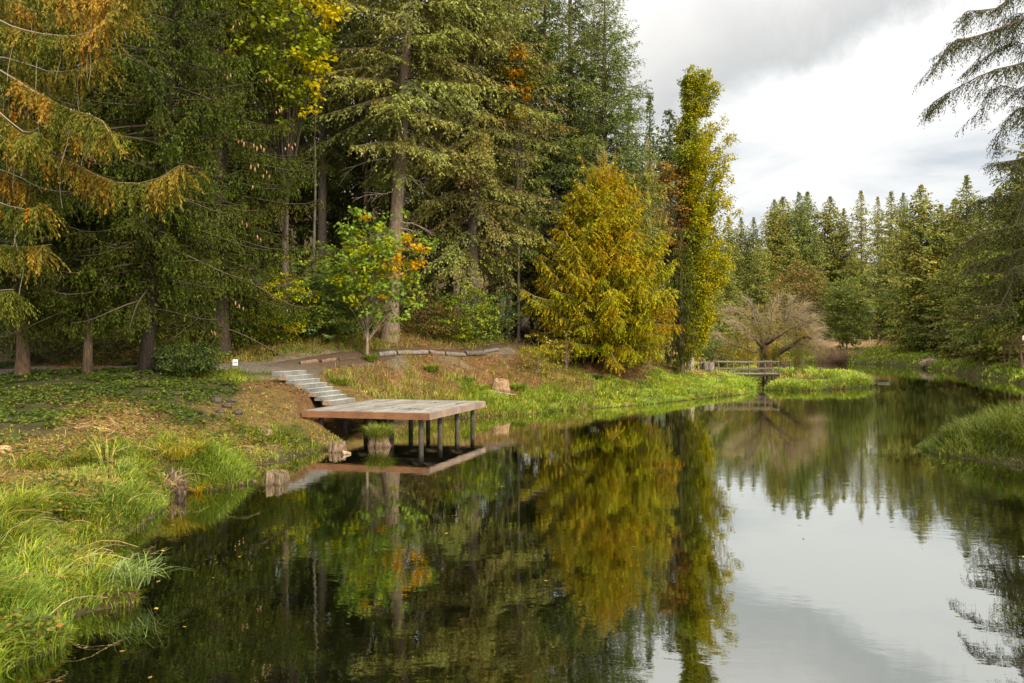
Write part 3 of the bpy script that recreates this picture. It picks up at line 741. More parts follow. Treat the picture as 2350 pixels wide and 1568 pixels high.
conifer('fir_tree', at(1308, 56, -.05), 'tall open fir whose dark trunk shows against bright sky gaps', 'fir', 24, GF, H=32, cb=9, R=lambda r: 4.6 * np.interp(r, [0, .2, .6, 1], [.5, .9, .8, .05]), nb=120, S=dict(FIR, tl=.24, twid=.07), col=(.105, .125, .055), r0=.38, e0=(.35, -.2), droop=.3, bark=(.13, .10, .08), gapk=.45)
conifer('fir_tree', at(1385, 52, -.05), 'tall pointed fir standing against the open sky behind the golden cedar', 'fir', 25, GF, H=24.6, cb=5.0, R=lambda r: 4.6 * np.interp(r, [0, .25, .55, .8, 1], [.85, .95, .72, .42, .03]), nb=200, S=dict(FIR, tl=.23, twid=.065), col=(.115, .145, .070), r0=.36, e0=(.5, -.1), droop=.22, bark=(.12, .09, .07))
conifer('fir_tree', at(1492, 64, -.05), 'small-topped fir peeping up just left of the poplar top', 'fir', 26, GF, H=21.6, cb=4, R=3.6, nb=120, S=DEEP, col=(.065, .090, .040), r0=.3)
conifer('fir_tree', at(1536, 62, -.05), 'round-topped dark fir directly left of the poplar', 'fir', 27, GF, H=20.0, cb=3, R=lambda r: 3.6 * np.interp(r, [0, .4, .8, 1], [1, .95, .6, .05]), nb=120, S=DEEP, col=(.060, .082, .034), r0=.3)
conifer('fir_tree', at(1440, 60, -.05), 'leaning-shouldered fir between the pointed fir and the small-topped one', 'fir', 28, GF, H=19.0, cb=3, R=4.2, nb=130, S=DEEP, col=(.072, .095, .040), r0=.3)
conifer('fir_tree', at(740, 47, -.05), 'dim green fir with dead lower boughs between the cone spruce and the pale fir', 'fir', 29, GF, H=30, cb=8.5, R=lambda r: 4.0 * np.interp(r, [0, .2, .6, 1], [.6, 1, .8, .05]), nb=130, S=dict(FIR, lat=.16, tl=.25, twid=.07), col=(.066, .082, .034), r0=.28, e0=(.2, -.2), droop=.4, bark=(.12, .10, .075), gapk=.35)
conifer('fir_tree', at(985, 50, -.05), 'slim grey fir half hidden behind the boughs right of the thick bare trunk', 'fir', 30, GF, H=30, cb=7, R=lambda r: 3.8 * np.interp(r, [0, .2, .6, 1], [.6, 1, .8, .05]), nb=130, S=dict(FIR, lat=.16, tl=.25, twid=.07), col=(.080, .095, .042), r0=.25, bark=(.2, .16, .12), gapk=.3)
# the dark wood behind: two builds, copied
GB = 'dark firs deep in the wood'
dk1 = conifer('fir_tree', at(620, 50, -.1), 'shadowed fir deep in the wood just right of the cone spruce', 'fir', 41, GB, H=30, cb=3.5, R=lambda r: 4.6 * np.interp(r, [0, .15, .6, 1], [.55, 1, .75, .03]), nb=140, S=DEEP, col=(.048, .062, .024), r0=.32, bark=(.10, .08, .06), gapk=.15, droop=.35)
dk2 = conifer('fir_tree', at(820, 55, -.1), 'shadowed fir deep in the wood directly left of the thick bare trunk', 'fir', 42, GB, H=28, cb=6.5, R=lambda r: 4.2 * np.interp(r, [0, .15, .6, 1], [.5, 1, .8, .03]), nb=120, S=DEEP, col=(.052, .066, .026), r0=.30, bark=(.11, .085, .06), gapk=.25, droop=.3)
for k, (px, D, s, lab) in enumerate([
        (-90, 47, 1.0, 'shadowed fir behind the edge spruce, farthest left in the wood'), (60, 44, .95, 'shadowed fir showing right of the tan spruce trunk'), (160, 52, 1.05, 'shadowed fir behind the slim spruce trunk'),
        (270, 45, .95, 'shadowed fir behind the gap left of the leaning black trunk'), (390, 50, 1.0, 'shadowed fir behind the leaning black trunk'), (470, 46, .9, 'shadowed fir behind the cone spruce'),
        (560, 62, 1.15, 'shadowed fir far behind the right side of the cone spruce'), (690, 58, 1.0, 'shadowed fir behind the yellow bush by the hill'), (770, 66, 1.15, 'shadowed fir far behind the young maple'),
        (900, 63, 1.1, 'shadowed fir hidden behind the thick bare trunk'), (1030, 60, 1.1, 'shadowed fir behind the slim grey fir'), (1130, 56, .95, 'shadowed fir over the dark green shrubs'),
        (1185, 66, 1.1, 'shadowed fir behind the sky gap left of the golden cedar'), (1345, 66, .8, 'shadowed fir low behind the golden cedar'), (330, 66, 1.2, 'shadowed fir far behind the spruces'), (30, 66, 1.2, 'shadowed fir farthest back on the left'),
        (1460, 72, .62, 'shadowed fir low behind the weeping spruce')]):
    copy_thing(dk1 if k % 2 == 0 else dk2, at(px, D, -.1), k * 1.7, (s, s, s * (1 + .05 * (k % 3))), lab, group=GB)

# slim trunks inside the wood
GT = 'bare young trunks inside the wood'
g = rng(9)
for px, D, H, r, lean, lab, bc in [(717, 40, 13, .10, .25, 'slim mossy trunk standing alone in the dark gap behind the yellow bush', (.12, .10, .07)), (1033, 47, 6, .11, .9, 'slim leaning pale trunk below the grey boughs', (.24, .19, .14)), (1058, 49, 7, .10, .3, 'slim dark trunk beside the leaning pale one', (.13, .10, .08)),
                                (1168, 51, 8, .14, .1, 'dead grey trunk tangled with brown vines at the wood edge', (.16, .12, .09)), (1188, 55, 10, .15, 0, 'dim trunk just right of the vine-tangled one', (.10, .08, .06)), (1222, 57, 10, .14, .1, 'dim trunk behind the left skirt of the golden cedar', (.10, .08, .06)),
                                (655, 55, 14, .14, 0, 'dim trunk in the dark left of the mossy one', (.08, .065, .05)), (845, 49, 15, .20, -.1, 'dim brown trunk high behind the young maple top', (.14, .10, .07))]:
    r_ = thing('bare_tree', at(px, D, -.1), lab, 'tree trunk', GT)
    mm = MB(); z = np.linspace(0, 1, 14)
    tubes(mm, np.stack([lean * z + np.cumsum(g.normal(0, .03, 14)), np.cumsum(g.normal(0, .02, 14)), z * H], 1), r * (1 - .75 * z), 8, bc); mm.build('trunk', M_BARK, r_, smooth=True)
    mm = MB()
    for q in range(14):
        z0 = g.uniform(.25, 1) * H; a0 = g.uniform(0, 6.3); L = g.uniform(.6, 1.9); s = np.linspace(0, 1, 6)
        tubes(mm, np.stack([lean * z0 / H + np.cos(a0) * L * s, np.sin(a0) * L * s, z0 + L * (.15 * s - .45 * s * s)], 1) + g.normal(0, .03, (6, 3)), .014 * np.linspace(1, .3, 6), 3, np.array(bc) * 1.3)
    mm.build('bare_crown', M_TWIG, r_)

# ------------------------------------------------------------------ golden cedar on the point
def cedcol(seed):
    return None
g = rng(55)
GC = dict(lat=.075, latk=.15, lat0=.42, latmax=.95, hang=.55, hangmix=.22, tw=.036, tl=.165, twid=.060, sag=.4, hang2=.45, rollj=.55, jit=.3, tipc=.7, t0=.3, alt=(.36, .16, .025), altp=.10)
mt, mc, Bc, Lc = conifer_mesh(55, H=12.4, cb=.7, R=lambda r: 4.5 * np.interp(r, [0, .08, .22, .5, .75, .9, 1], [.78, .95, 1, .70, .35, .12, .02]), nb=330, S=GC, col=(.235, .225, .046), r0=.30, e0=(.95, .30), droop=.50, tip=.25,
                              wood_col=(.30, .24, .17), bark=(.13, .095, .07), colvar=.2)
gold = thing('golden_cedar', at(1384, 48, -.05), 'broad golden-orange cedar spreading to the ground on the grassy point', 'cedar')
mt.build('trunk', M_BARK, gold, smooth=True)
C = mc.c
nz = 0
for k in range(len(C)):
    if mc.f[k][1] == 0 and len(C[k]) > 5000:
        V = mc.v[k]; a = np.arctan2(V[:, 1], V[:, 0])
        q = np.repeat(fbm(a[::4] * 2.2 + 5, V[::4, 2] * .9, 3, 3), 4)[:, None]
        q2 = np.repeat(fbm(a[::4] * 4 + 2, V[::4, 2] * 2.0, 8, 3), 4)[:, None]
        c = np.array(C[k]); c = c * (1 - np.clip((q - .54) * 4 + (V[:, 2:3] - 7) * .04, 0, .5)) + np.array([.40, .225, .036]) * np.clip((q - .54) * 4 + (V[:, 2:3] - 7) * .04, 0, .5)
        c = c * (1 - np.clip((q2 - .55) * 4, 0, .6)) + np.array([.185, .195, .024]) * np.clip((q2 - .55) * 4, 0, .6)
        C[k] = c
mc.build('crown', [M_CEDAR, M_TWIG], gold)
mm = MB(); s = np.linspace(0, 1, 8)
tubes(mm, np.stack([.06 * np.sin(s * 4), 0 * s, 11.6 + 2.2 * s], 1), .03 * np.linspace(1, .2, 8), 4, (.32, .26, .16))
for q in range(26):
    z0 = 11.6 + 2.0 * g.random(); a0 = g.uniform(0, 6.3); L = .7 * (14.0 - z0) / 2.5 + .1
    tubes(mm, np.stack([np.cos(a0) * L * s, np.sin(a0) * L * s, z0 + L * .5 * s], 1), .008 * np.linspace(1, .4, 8), 3, (.34, .28, .12))
mm.build('leader', M_TWIG, gold)

# weeping spruces
GW = 'weeping spruces'
NBK = 1.0
wp = conifer('weeping_spruce', at(1486, 51.5, -.05), 'olive weeping spruce with pale curtain-like branches right behind the golden cedar', 'spruce', 61, GW, H=14.8, cb=1.0, R=lambda r: 1.8 * np.interp(r, [0, .5, .85, 1], [1, .9, .55, .05]), nb=110, S=WEEP,
             col=(.20, .185, .075), r0=.2, e0=(.1, -.1), droop=.12, tip=.25, wood_col=(.40, .34, .24), bark=(.2, .16, .12))
conifer('weeping_spruce', at(1562, 52.0, -.05), 'narrow dark weeping spruce hanging to the ground behind the poplar', 'spruce', 62, GW, H=9.6, cb=.5, R=lambda r: 1.25 * np.interp(r, [0, .5, .85, 1], [1, .9, .55, .05]), nb=110, S=WEEP,
        col=(.055, .062, .018), r0=.18, e0=(.1, -.1), droop=.15, tip=.2, bark=(.1, .08, .06))

# ------------------------------------------------------------------ poplar
g = rng(71)
pop = thing('poplar_tree', at(1583, 54, -.05), 'tall slender yellow-green poplar rising alone beside the footbridge', 'poplar')
mt = MB(); z = np.linspace(0, 1, 24); H = 20.8
tx = .35 * z + .15 * np.sin(z * 5)
tubes(mt, np.stack([tx, 0 * z, z * H - .2], 1), .20 * (1 - z) ** .7 + .015 + .14 * np.exp(-z * 40), 10, (.33, .27, .20)); 
mt.build('trunk', M_BARK, pop, smooth=True)
nb = 300; u = g.random(nb); h = .3 + u * (H - 2.2); rel = h / H
Rr = 1.95 * np.interp(rel, [0, .14, .27, .45, .58, .85, .93, 1], [.4, .62, .9, 1.0, 1.0, .55, .28, .04])
az_ = np.arange(nb) * 2.4 + g.normal(0, .4, nb); out_ = Rr * g.uniform(.35, 1.1, nb) * np.where(np.cos(az_) > 0, 1 + .42 * np.cos(az_), 1 + .40 * np.cos(az_)); up_ = g.uniform(1.4, 3.2, nb) * np.interp(rel, [0, .85, 1], [1, .85, .25])
s = np.linspace(0, 1, 7)
Bp = np.stack([np.interp(h, z * H, tx)[:, None] + np.cos(az_)[:, None] * out_[:, None] * s ** .75, np.sin(az_)[:, None] * out_[:, None] * s ** .75, h[:, None] + up_[:, None] * s ** 1.15], -1)
ml = MB(); tubes(ml, Bp, np.full((nb, 1), .022) * np.linspace(1, .2, 7)[None], 4, (.40, .33, .25))
ml.build('limbs', M_TWIG, pop)
cen = []; 
for q in range(18):
    sl = g.uniform(.25, 1.05, nb); x = np.clip(sl * 6, 0, 5.99); k0 = x.astype(int); fr = (x - k0)[:, None]
    cen.append(Bp[np.arange(nb), k0] * (1 - fr) + Bp[np.arange(nb), k0 + 1] * fr + g.normal(0, .14, (nb, 3)) * np.interp(rel, [0, .72, .9, 1], [1, 1, .55, .3])[:, None])
cen = np.vstack(cen)
keep = vnoise(np.arctan2(cen[:, 1], cen[:, 0]) * 3 + 20, cen[:, 2] * 1.5, 6) > .20
cen = cen[keep & (cen[:, 2] < H + .3)]
mc = MB()
right = np.clip(.5 + cen[:, 0] * .3 + (fbm(cen[:, 2] * .7, cen[:, 0] * 1.5, 14, 3) - .5) * 1.6, 0, 1)[:, None]
col = np.array([.155, .19, .028]) * (1 - right) + np.array([.34, .30, .028]) * right  # sunlight on the right side put into the leaf colour, plus random tone
cluster_leaves(mc, g, cen, .30 * np.interp(cen[:, 2], [0, H * .85, H], [1, 1, .45]), 16, .15, col, OVAL, flat=1.0, up=.3, cvar=.3)
mc.build('crown', M_BROAD, pop)

# ------------------------------------------------------------------ broadleaved trees and shrubs
def maple_cols(g, Cn, q):
    c = np.tile(np.array([.16, .22, .042]), (len(Cn), 1)) * g.uniform(.8, 1.3, (len(Cn), 1))
    yl = (vnoise(Cn[:, 0] * .9 + 3, Cn[:, 2] * .9, 12) > .50) & (g.random(len(Cn)) < .5); c[yl] = np.array([.27, .29, .03])
    pass
    for cx_, cz_, rr in [(2.05, 5.0, .62), (1.7, 4.4, .45), (2.5, 4.6, .4), (.75, 3.9, .33), (-.1, 6.5, .35), (.25, 6.3, .4), (-.6, 6.4, .4), (.2, 7.1, .35), (-.35, 2.15, .3), (.75, 3.0, .35)]:
        hit = (np.hypot(Cn[:, 0] - cx_, Cn[:, 2] - cz_) < rr * np.where(rr > .42, 1.0, .7)) & (Cn[:, 1] < .5); c[hit] = np.array([.52, .29, .02]) * g.uniform(.8, 1.15, (hit.sum(), 1))
    return c
mp = thing('maple_tree', at(842, 37.2, -.05), 'young maple with green leaves turning yellow and orange, on the log-edged bank', 'maple')
mw, mc, Cn = broad_mesh(101, H=7.2, trunk_h=2.0, crown_c=(.5, 0, 4.2), crown_r=(2.45, 1.9, 2.85), nlimb=60, nclus=235, cr=.42, nleaf=26, L=.165, colf=maple_cols, shape=MAPLE, r0=.085, bark=(.26, .20, .14), lean=(.2, 0), hollow=.1, flat=.6)
mw.build('trunk', M_BARK, mp, smooth=True); mc.build('crown', M_BROAD, mp)
big = broadleaf('maple_tree', at(655, 40.5, -.05), 'large maple with yellow upper leaves spreading out high beside the cone spruce', 'maple', 102, H=20, trunk_h=8, crown_c=(.7, -3.6, 15.2), crown_r=(3.1, 2.6, 5.4), nlimb=70, nclus=420, cr=.5, nleaf=22, L=.21,
                colf=lambda g, Cn, q: np.where((vnoise(Cn[:, 0] * .8, Cn[:, 2] * .6, 3) + (Cn[:, 2] - 15.5) * .06 > .45)[:, None], np.array([.52, .42, .020]), np.array([.22, .25, .030])) * g.uniform(.75, 1.2, (len(Cn), 1)), shape=MAPLE, r0=.22, bark=(.14, .11, .08))
broadleaf('maple_tree', at(1190, 49, -.05), 'slender maple with a few orange tufts showing high among the firs', 'maple', 103, H=17, trunk_h=8, crown_c=(0, -3.0, 15.3), crown_r=(1.1, .8, 2.4), nlimb=20, nclus=38, cr=.42, nleaf=22, L=.24,
          colf=palette([(.46, .22, .02), (.34, .24, .03), (.16, .17, .03)], [3, 2, 2]), shape=MAPLE, r0=.10, bark=(.16, .13, .1))
broadleaf('maple_tree', at(1534, 54.4, -.05), 'brown-leaved maple squeezed between the golden cedar and the poplar', 'maple', 104, H=13.5, trunk_h=4, crown_c=(.1, -.6, 10.9), crown_r=(1.6, 1.3, 3.7), nlimb=40, nclus=150, cr=.48, nleaf=24, L=.19,
          colf=palette([(.34, .19, .06), (.28, .16, .05), (.18, .15, .04), (.40, .22, .06)], [4, 3, 1, 2]), shape=MAPLE, r0=.12, bark=(.14, .11, .08))

YG, MG, DG, BG = (.36, .34, .035), (.175, .22, .045), (.095, .120, .032), (.18, .135, .045)
SH = 'shrubs along the wood edge'
for k, (px, D, w_, h_, pal_, wt, L, nc, lab, shp) in enumerate([
        (645, 38.2, 2.2, 3.1, [YG, MG, (.24, .20, .02)], [4, 2, 2], .12, 210, 'yellow-green bush at the foot of the cone spruce', OVAL),
        (735, 38.8, 2.0, 3.4, [(.17, .24, .08), MG], [3, 2], .15, 190, 'blue-green maple shrub directly left of the young maple', MAPLE),
        (775, 40.5, 2.1, 4.6, [(.16, .23, .06), MG, DG], [3, 2, 1], .16, 200, 'tall green shrub behind the left side of the young maple', MAPLE),
        (692, 41.0, 2.4, 4.2, [MG, DG, YG], [3, 2, 1], .14, 190, 'dim green thicket behind the yellow-green bush', OVAL),
        (580, 40.0, 1.8, 2.4, [DG, MG], [2, 1], .12, 150, 'dark low bush under the cone spruce boughs', OVAL),
        (985, 44.2, 2.0, 2.3, [BG, DG, (.10, .065, .03)], [3, 1, 2], .10, 190, 'brown bramble mound right of the thick bare trunk', OVAL),
        (1065, 45.0, 2.2, 3.0, [(.24, .27, .035), MG, DG], [3, 3, 1], .13, 220, 'bright green bush behind the log edging, right of the bramble mound', OVAL),
        (1125, 46.8, 1.7, 3.3, [DG, MG, (.06, .085, .05)], [2, 2, 2], .11, 170, 'grey-green bush next to the vine-tangled trunk', OVAL),
        (965, 49.0, 2.3, 4.6, [MG, (.13, .13, .02), DG], [2, 1, 2], .14, 170, 'loose green thicket behind the right side of the young maple', OVAL),
        (885, 47.0, 2.2, 5.5, [DG, MG], [2, 2], .15, 150, 'dim tall thicket behind the thick bare trunk', MAPLE),
        (140, 38.5, 2.8, 2.6, [DG, (.06, .06, .02)], [2, 1], .13, 200, 'dim hedge of leaves seen between the tan and the slim spruce trunks', OVAL),
        (268, 39.5, 2.3, 3.0, [DG, MG], [2, 2], .15, 190, 'dim maple shrub seen between the slim and the leaning black trunks', MAPLE),
        (425, 38.5, 1.9, 2.6, [MG, DG, BG], [2, 2, 1], .12, 180, 'dim ferny bush right of the leaning black trunk', OVAL),
        (20, 40.0, 2.5, 2.8, [DG, (.05, .05, .02)], [2, 1], .13, 160, 'dim bush behind the tan spruce trunk at the left edge', OVAL),
        (95, 35.6, 2.0, 1.9, [(.06, .075, .02), DG, (.08, .06, .025)], [2, 1, 1], .11, 170, 'low tangle of dim leaves across the path behind the tan trunk', OVAL),
        (245, 35.8, 1.7, 1.7, [(.07, .085, .022), BG], [2, 1], .11, 150, 'low tangle of dim leaves across the path left of the black trunk', OVAL),
        (395, 35.6, 1.4, 1.8, [MG, BG], [1, 1], .11, 140, 'brownish green brush across the path right of the black trunk', OVAL),
        (520, 37.5, 1.2, 1.6, [DG, MG, BG], [2, 1, 1], .10, 110, 'small dim bush under the lowest cones', OVAL),
        (438, 28.7, 1.35, 1.2, [(.040, .062, .018), DG, (.055, .07, .02)], [3, 2, 1], .085, 230, 'dark green bush sprawling by the path left of the white sign', OVAL)]):
    broadleaf('shrub', at(px, D, -.05), lab, 'shrub', 200 + k, SH, 'stems', 'foliage', H=h_, trunk_h=h_ * .25, crown_c=(0, 0, h_ * .5), crown_r=(w_, w_ * .8, h_ * .58), nlimb=30, nclus=nc, cr=.34 if D > 30 else .22, nleaf=26, L=L, colf=palette(pal_, wt), shape=shp, r0=.03, bark=(.14, .11, .08), hollow=.25)
# yellow-leaved bush on the bank in front of the golden cedar
broadleaf('shrub', at(1235, 43.2, -.03), 'pale yellow straggly bush on the brown bank below the golden cedar', 'shrub', 230, None, 'stems', 'foliage', H=2.4, trunk_h=.3, crown_c=(.1, 0, 1.05), crown_r=(1.3, .9, 1.15), nlimb=45, nclus=85, cr=.24, nleaf=16, L=.10, colf=palette([(.30, .26, .035), (.20, .21, .03), (.40, .33, .10)], [3, 2, 1]), r0=.025, bark=(.3, .22, .14), hollow=.1)
broadleaf('shrub', at(1300, 45.5, -.03), 'sparse twiggy bush with a few pale yellow leaves left of the golden cedar foot', 'shrub', 231, None, 'stems', 'foliage', H=2.6, trunk_h=.3, crown_c=(0, 0, 1.4), crown_r=(1.0, .8, 1.2), nlimb=40, nclus=40, cr=.16, nleaf=8, L=.10, colf=palette([(.48, .40, .13), (.30, .26, .05)], [2, 1]), r0=.02, bark=(.32, .24, .17), hollow=.3)
# ------------------------------------------------------------------ fir overhanging from the right
g = rng(81)
fx, fy = 23.4, 30.5; fz = gz(fx, fy); base = np.array([fx, fy, fz])
rf = thing('fir_tree', (fx, fy, fz), 'dark fir beyond the right edge whose drooping boughs hang in over the pond', 'fir')
mt = MB(); kz = np.linspace(0, 1, 20)
tubes(mt, np.stack([.15 * np.sin(kz * 3), 0 * kz, kz * 24 - .3], 1), .40 * (1 - kz) ** .8 + .02 + .25 * np.exp(-kz * 30), 12, (.13, .10, .08)); mt.build('trunk', M_BARK, rf, smooth=True)
LP = [([(2480, -90), (2350, -30), (2270, 10), (2215, 45), (2185, 85)], 29), ([(2480, -20), (2350, 51), (2234, 92), (2183, 126), (2139, 158)], 28), ([(2480, 40), (2400, 80), (2330, 110), (2270, 118), (2225, 150)], 30.5), ([(2480, 80), (2350, 140), (2250, 165), (2190, 205), (2150, 258)], 28.5),
      ([(2480, 150), (2400, 165), (2330, 190), (2285, 215), (2238, 285)], 29.5), ([(2480, 200), (2400, 240), (2340, 265), (2300, 300), (2262, 350)], 28.5), ([(2480, 300), (2400, 340), (2350, 380), (2290, 402), (2245, 392)], 28), ([(2480, 350), (2400, 420), (2330, 450), (2270, 470), (2230, 500)], 30),
      ([(2480, 420), (2400, 470), (2320, 520), (2260, 545), (2205, 560)], 29), ([(2480, 480), (2400, 540), (2330, 580), (2270, 600), (2215, 610)], 31), ([(2480, 540), (2400, 600), (2340, 640), (2280, 660), (2240, 690)], 28.5), ([(2480, 330), (2420, 370), (2370, 420), (2330, 480)], 27.5),
      ([(2480, 520), (2420, 560), (2370, 590), (2320, 640)], 27.5), ([(2490, 250), (2430, 300), (2390, 350), (2360, 420)], 31), ([(2490, 120), (2420, 150), (2380, 190), (2340, 250)], 27.5), ([(2490, 0), (2420, 20), (2370, 50), (2330, 90)], 30)]
B = []; Ls = []
for pts, D1 in LP:
    n = len(pts); w3 = np.array([P(px, py, 30.4 + (D1 - 30.4) * k / (n - 1)) + g.normal(0, .28, 3) for k, (px, py) in enumerate(pts)])
    w3 = np.vstack([[fx, fy, w3[0, 2] + .3], w3]); B.append(resample(w3, 12) - base); Ls.append(np.linalg.norm(np.diff(w3, axis=0), axis=1).sum())
s12 = np.linspace(0, 1, 12)
for b_, L_b in list(zip(B, Ls)):
    for q in range(10):                                              # side branches fork off every bough
        k_ = int(g.uniform(4, 11)); t_ = unit(b_[k_] - b_[k_ - 1]); sd_ = unit(np.cross(t_, [0, 0, 1.])); L2 = g.uniform(.7, 2.0) * (1 - .4 * k_ / 11)
        d_ = unit(t_ + sd_ * g.choice([-1, 1]) * g.uniform(.4, 1.1) + np.array([0, 0, g.uniform(-.55, .25)]))
        B.append(b_[k_] + d_ * (L2 * s12)[:, None] + np.array([0, 0, -1.]) * (L2 * g.uniform(.05, .35) * s12 ** 2)[:, None]); Ls.append(L2)
for q in range(90):                                                 # the boughs on its other sides
    z_ = g.uniform(3.5, 23); a_ = g.uniform(-1.9, 1.9); L2 = 5.2 * (1 - z_ / 26) + .5
    B.append(np.stack([np.cos(a_) * L2 * s12, np.sin(a_) * L2 * s12, z_ + L2 * (.1 * s12 - .35 * s12 ** 2)], 1)); Ls.append(L2)
B = np.array(B); Ls = np.array(Ls); mc = MB()
RS = dict(lat=.050, latk=.12, lat0=.30, latmax=.95, hang=.40, hangmix=.22, tw=.045, tl=.14, twid=.032, sag=.35, hang2=.3, rollj=.9, jit=.3, tipc=.3, t0=.25)
limb_sprays(mc, g, B, Ls, RS, lambda g2, i, s, pos, N: np.array([.052, .054, .018]) * g2.uniform(.6, 1.3, (len(i), 1)), .2, True, (.085, .06, .045), .006)
mc.build('crown', [M_FIR, M_TWIG], rf)

NBK = 2.2
conifer('fir_tree', at(2425, 46, -.05), 'heavy dark fir crowding the right edge behind the hanging boughs', 'fir', 82, H=17.5, cb=5.2, R=lambda r: 6.2 * np.interp(r, [0, .15, .5, 1], [.75, 1, .8, .03]), nb=150, S=dict(FIR, lat=.15, tl=.26, twid=.09), col=(.085, .10, .036), r0=.34, e0=(.3, -.2), droop=.35, bark=(.1, .08, .06), gapk=.2)
# ------------------------------------------------------------------ far conifers: three builds, copied
FCs = [(.150, .165, .075), (.165, .172, .072), (.125, .150, .070), (.185, .190, .095)]
protos = []
far_list = [(1672, 496, 165), (1777, 458, 150), (1835, 441, 150), (1978, 437, 145),
            (1700, 499, 160), (1729, 499, 158), (1799, 451, 156), (1853, 441, 155), (1903, 451, 150), (1937, 478, 150), (2016, 451, 152), (2046, 439, 147), (2074, 443, 157), (2113, 424, 101),
            (1690, 560, 141), (1740, 548, 138), (1815, 545, 140), (1872, 530, 138), (1962, 575, 140), (2040, 530, 137), (2086, 520, 119), (2140, 560, 104), (2160, 470, 124), (2190, 455, 100), (2219, 402, 88), (2250, 480, 80), (2292, 432, 84), (2335, 402, 77), (2372, 380, 80), (2420, 400, 72), (2180, 590, 95), (2300, 560, 71),
            (1640, 520, 134), (1600, 545, 120), (1560, 540, 112), (1660, 590, 120), (1620, 640, 104), (2240, 620, 76)]
far_lab = ['leftmost low-topped fir of the far skyline, next to the poplar edge', 'broad fir with twin tops, first tall one right of the poplar', 'tall fir over the willow crown, left one of a close pair', 'thin spire fir standing out tallest in the middle of the far skyline',
           'low pointed fir second from the poplar edge on the far skyline', 'low pointed fir third from the poplar edge on the far skyline', 'fir rising close behind the broad twin-topped one', 'tall fir over the willow crown, right one of a close pair', 'full fir with a lone tip midway between the close pair and the spire', 'short fir tip just left of the thin spire', 'open fir with a dark trunk right of the thin spire', 'sharp fir two tips right of the thin spire', 'hazy fir just left of the broad dark-topped fir', 'broad dark-topped fir leaning over the far end of the pond',
           'green fir low behind the left edge of the willow', 'green fir low behind the willow crown', 'green fir right behind the brown-leaved oak', 'bushy fir with a rusty patch above the brown-leaved oak', 'fir half hidden behind the round green tree', 'fir skirt above the yellow sapling', 'mid-height fir at the left foot of the broad dark-topped fir', 'low fir reaching down to the root pile', 'fir tip right of the broad dark-topped fir', 'fir rising behind the root pile', 'tall ragged fir halfway to the right edge', 'bushy fir before the ragged one on the right bank', 'fir right of the ragged one on the right bank', 'tall fir close to the right edge above the leaning saplings', 'fir cut by the right edge of the photo', 'fir past the right edge showing only bough ends', 'low bushy fir over the bare right-hand bank', 'low dark fir above the leaning saplings',
           'fir showing in the gap right beside the poplar', 'fir seen through the poplar leaves', 'fir hidden behind the poplar and the brown maple', 'low fir between the poplar and the willow', 'small fir over the meadow behind the poplar', 'small fir above the twin trunks on the right bank']
far_list += [(2520, 520, 62), (2610, 400, 78), (2730, 480, 66), (2860, 430, 84), (2560, 380, 104)]
far_lab += ['fir past the right edge behind the notice board', 'tall fir farther past the right edge', 'lone fir well past the right edge', 'last fir round the right bank, out of the photo', 'distant fir past the right edge, behind the others there']
GFAR = 'firs round the far end of the pond'
for k in range(4):
    Rk = [5.2, 6.2, 5.4, 3.9][k]
    mt, mc, Bq, Lq = conifer_mesh(300 + k, H=30, cb=[2.0, 1.5, 3.0, 6.0][k], R=(lambda Rk: lambda r: Rk * np.interp(r, [0, .1, .35, .75, 1], [.85, 1, .95, .60, .015]))(Rk), nb=[135, 150, 130, 95][k], S=FAR, col=FCs[k], r0=.26, e0=(.5, -.05), droop=.25, tip=.12, gapk=[.1, .12, .3, .3][k], colvar=.3, bark=(.15, .11, .085))
    px, ty, D = far_list[k]; loc = at(px, D, -.2); Hn = CAMZ - (ty - HY) / F * D - loc[2]
    r = thing('fir_tree', loc, far_lab[k], 'fir', GFAR); mt.build('trunk', M_BARK, r); mc.build('crown', [M_FIR, M_TWIG], r)
    sc = Hn / 30; r.scale = (max(sc, .75),) * 2 + (sc,); protos.append(r)
g = rng(6)
for k in range(4, len(far_list)):
    px, ty, D = far_list[k]; loc = at(px, D, -.2); Hn = CAMZ - (ty - HY) / F * D - loc[2]; sc = Hn / 30
    pr = protos[[0, 1, 2, 1, 0][k % 5]] if k not in (10, 11) else protos[3]
    if k in (13,): pr = protos[1]
    wd_ = max(sc, .62) * g.uniform(.85, 1.3)
    copy_thing(pr, loc, g.uniform(0, 6.3), (wd_, wd_, sc), far_lab[k], group=GFAR)

# far broadleaved trees and bushes
def far_broad(name, px, D, H, w_, pal_, wt, lab, seed, cat='tree', nc=170, stem='trunk', crown='crown', low=.5, L=.34, dx=0, group=None, **kw):
    return broadleaf(name, at(px, D, -.1), lab, cat, seed, group, stem, crown, H=H, trunk_h=H * .3, crown_c=(dx, 0, H * low), crown_r=(w_, w_ * .8, H * .53), nlimb=30, nclus=nc, cr=w_ * .2, nleaf=26, L=L, colf=palette(pal_, wt), r0=.12 if stem == 'trunk' else .05, bark=(.2, .16, .12), hollow=.3, **kw)
far_broad('broadleaf_tree', 1943, 112, 11.5, 3.7, [(.19, .215, .06), (.22, .235, .055), (.16, .19, .05)], [3, 2, 2], 'dense rounded light-green tree right of the willow on the far shore', 401, nc=260)
far_broad('broadleaf_tree', 1845, 119, 13.0, 5.4, [(.180, .115, .040), (.14, .12, .035), (.20, .14, .045), (.11, .11, .035)], [3, 3, 2, 1], 'brown-leaved oak spreading behind the willow crown', 402, nc=260)
far_broad('broadleaf_tree', 2020, 126, 5.0, 1.3, [(.36, .27, .02), (.25, .23, .02)], [2, 2], 'small bright yellow sapling at the foot of the far firs', 403, nc=60, L=.26, low=.62)
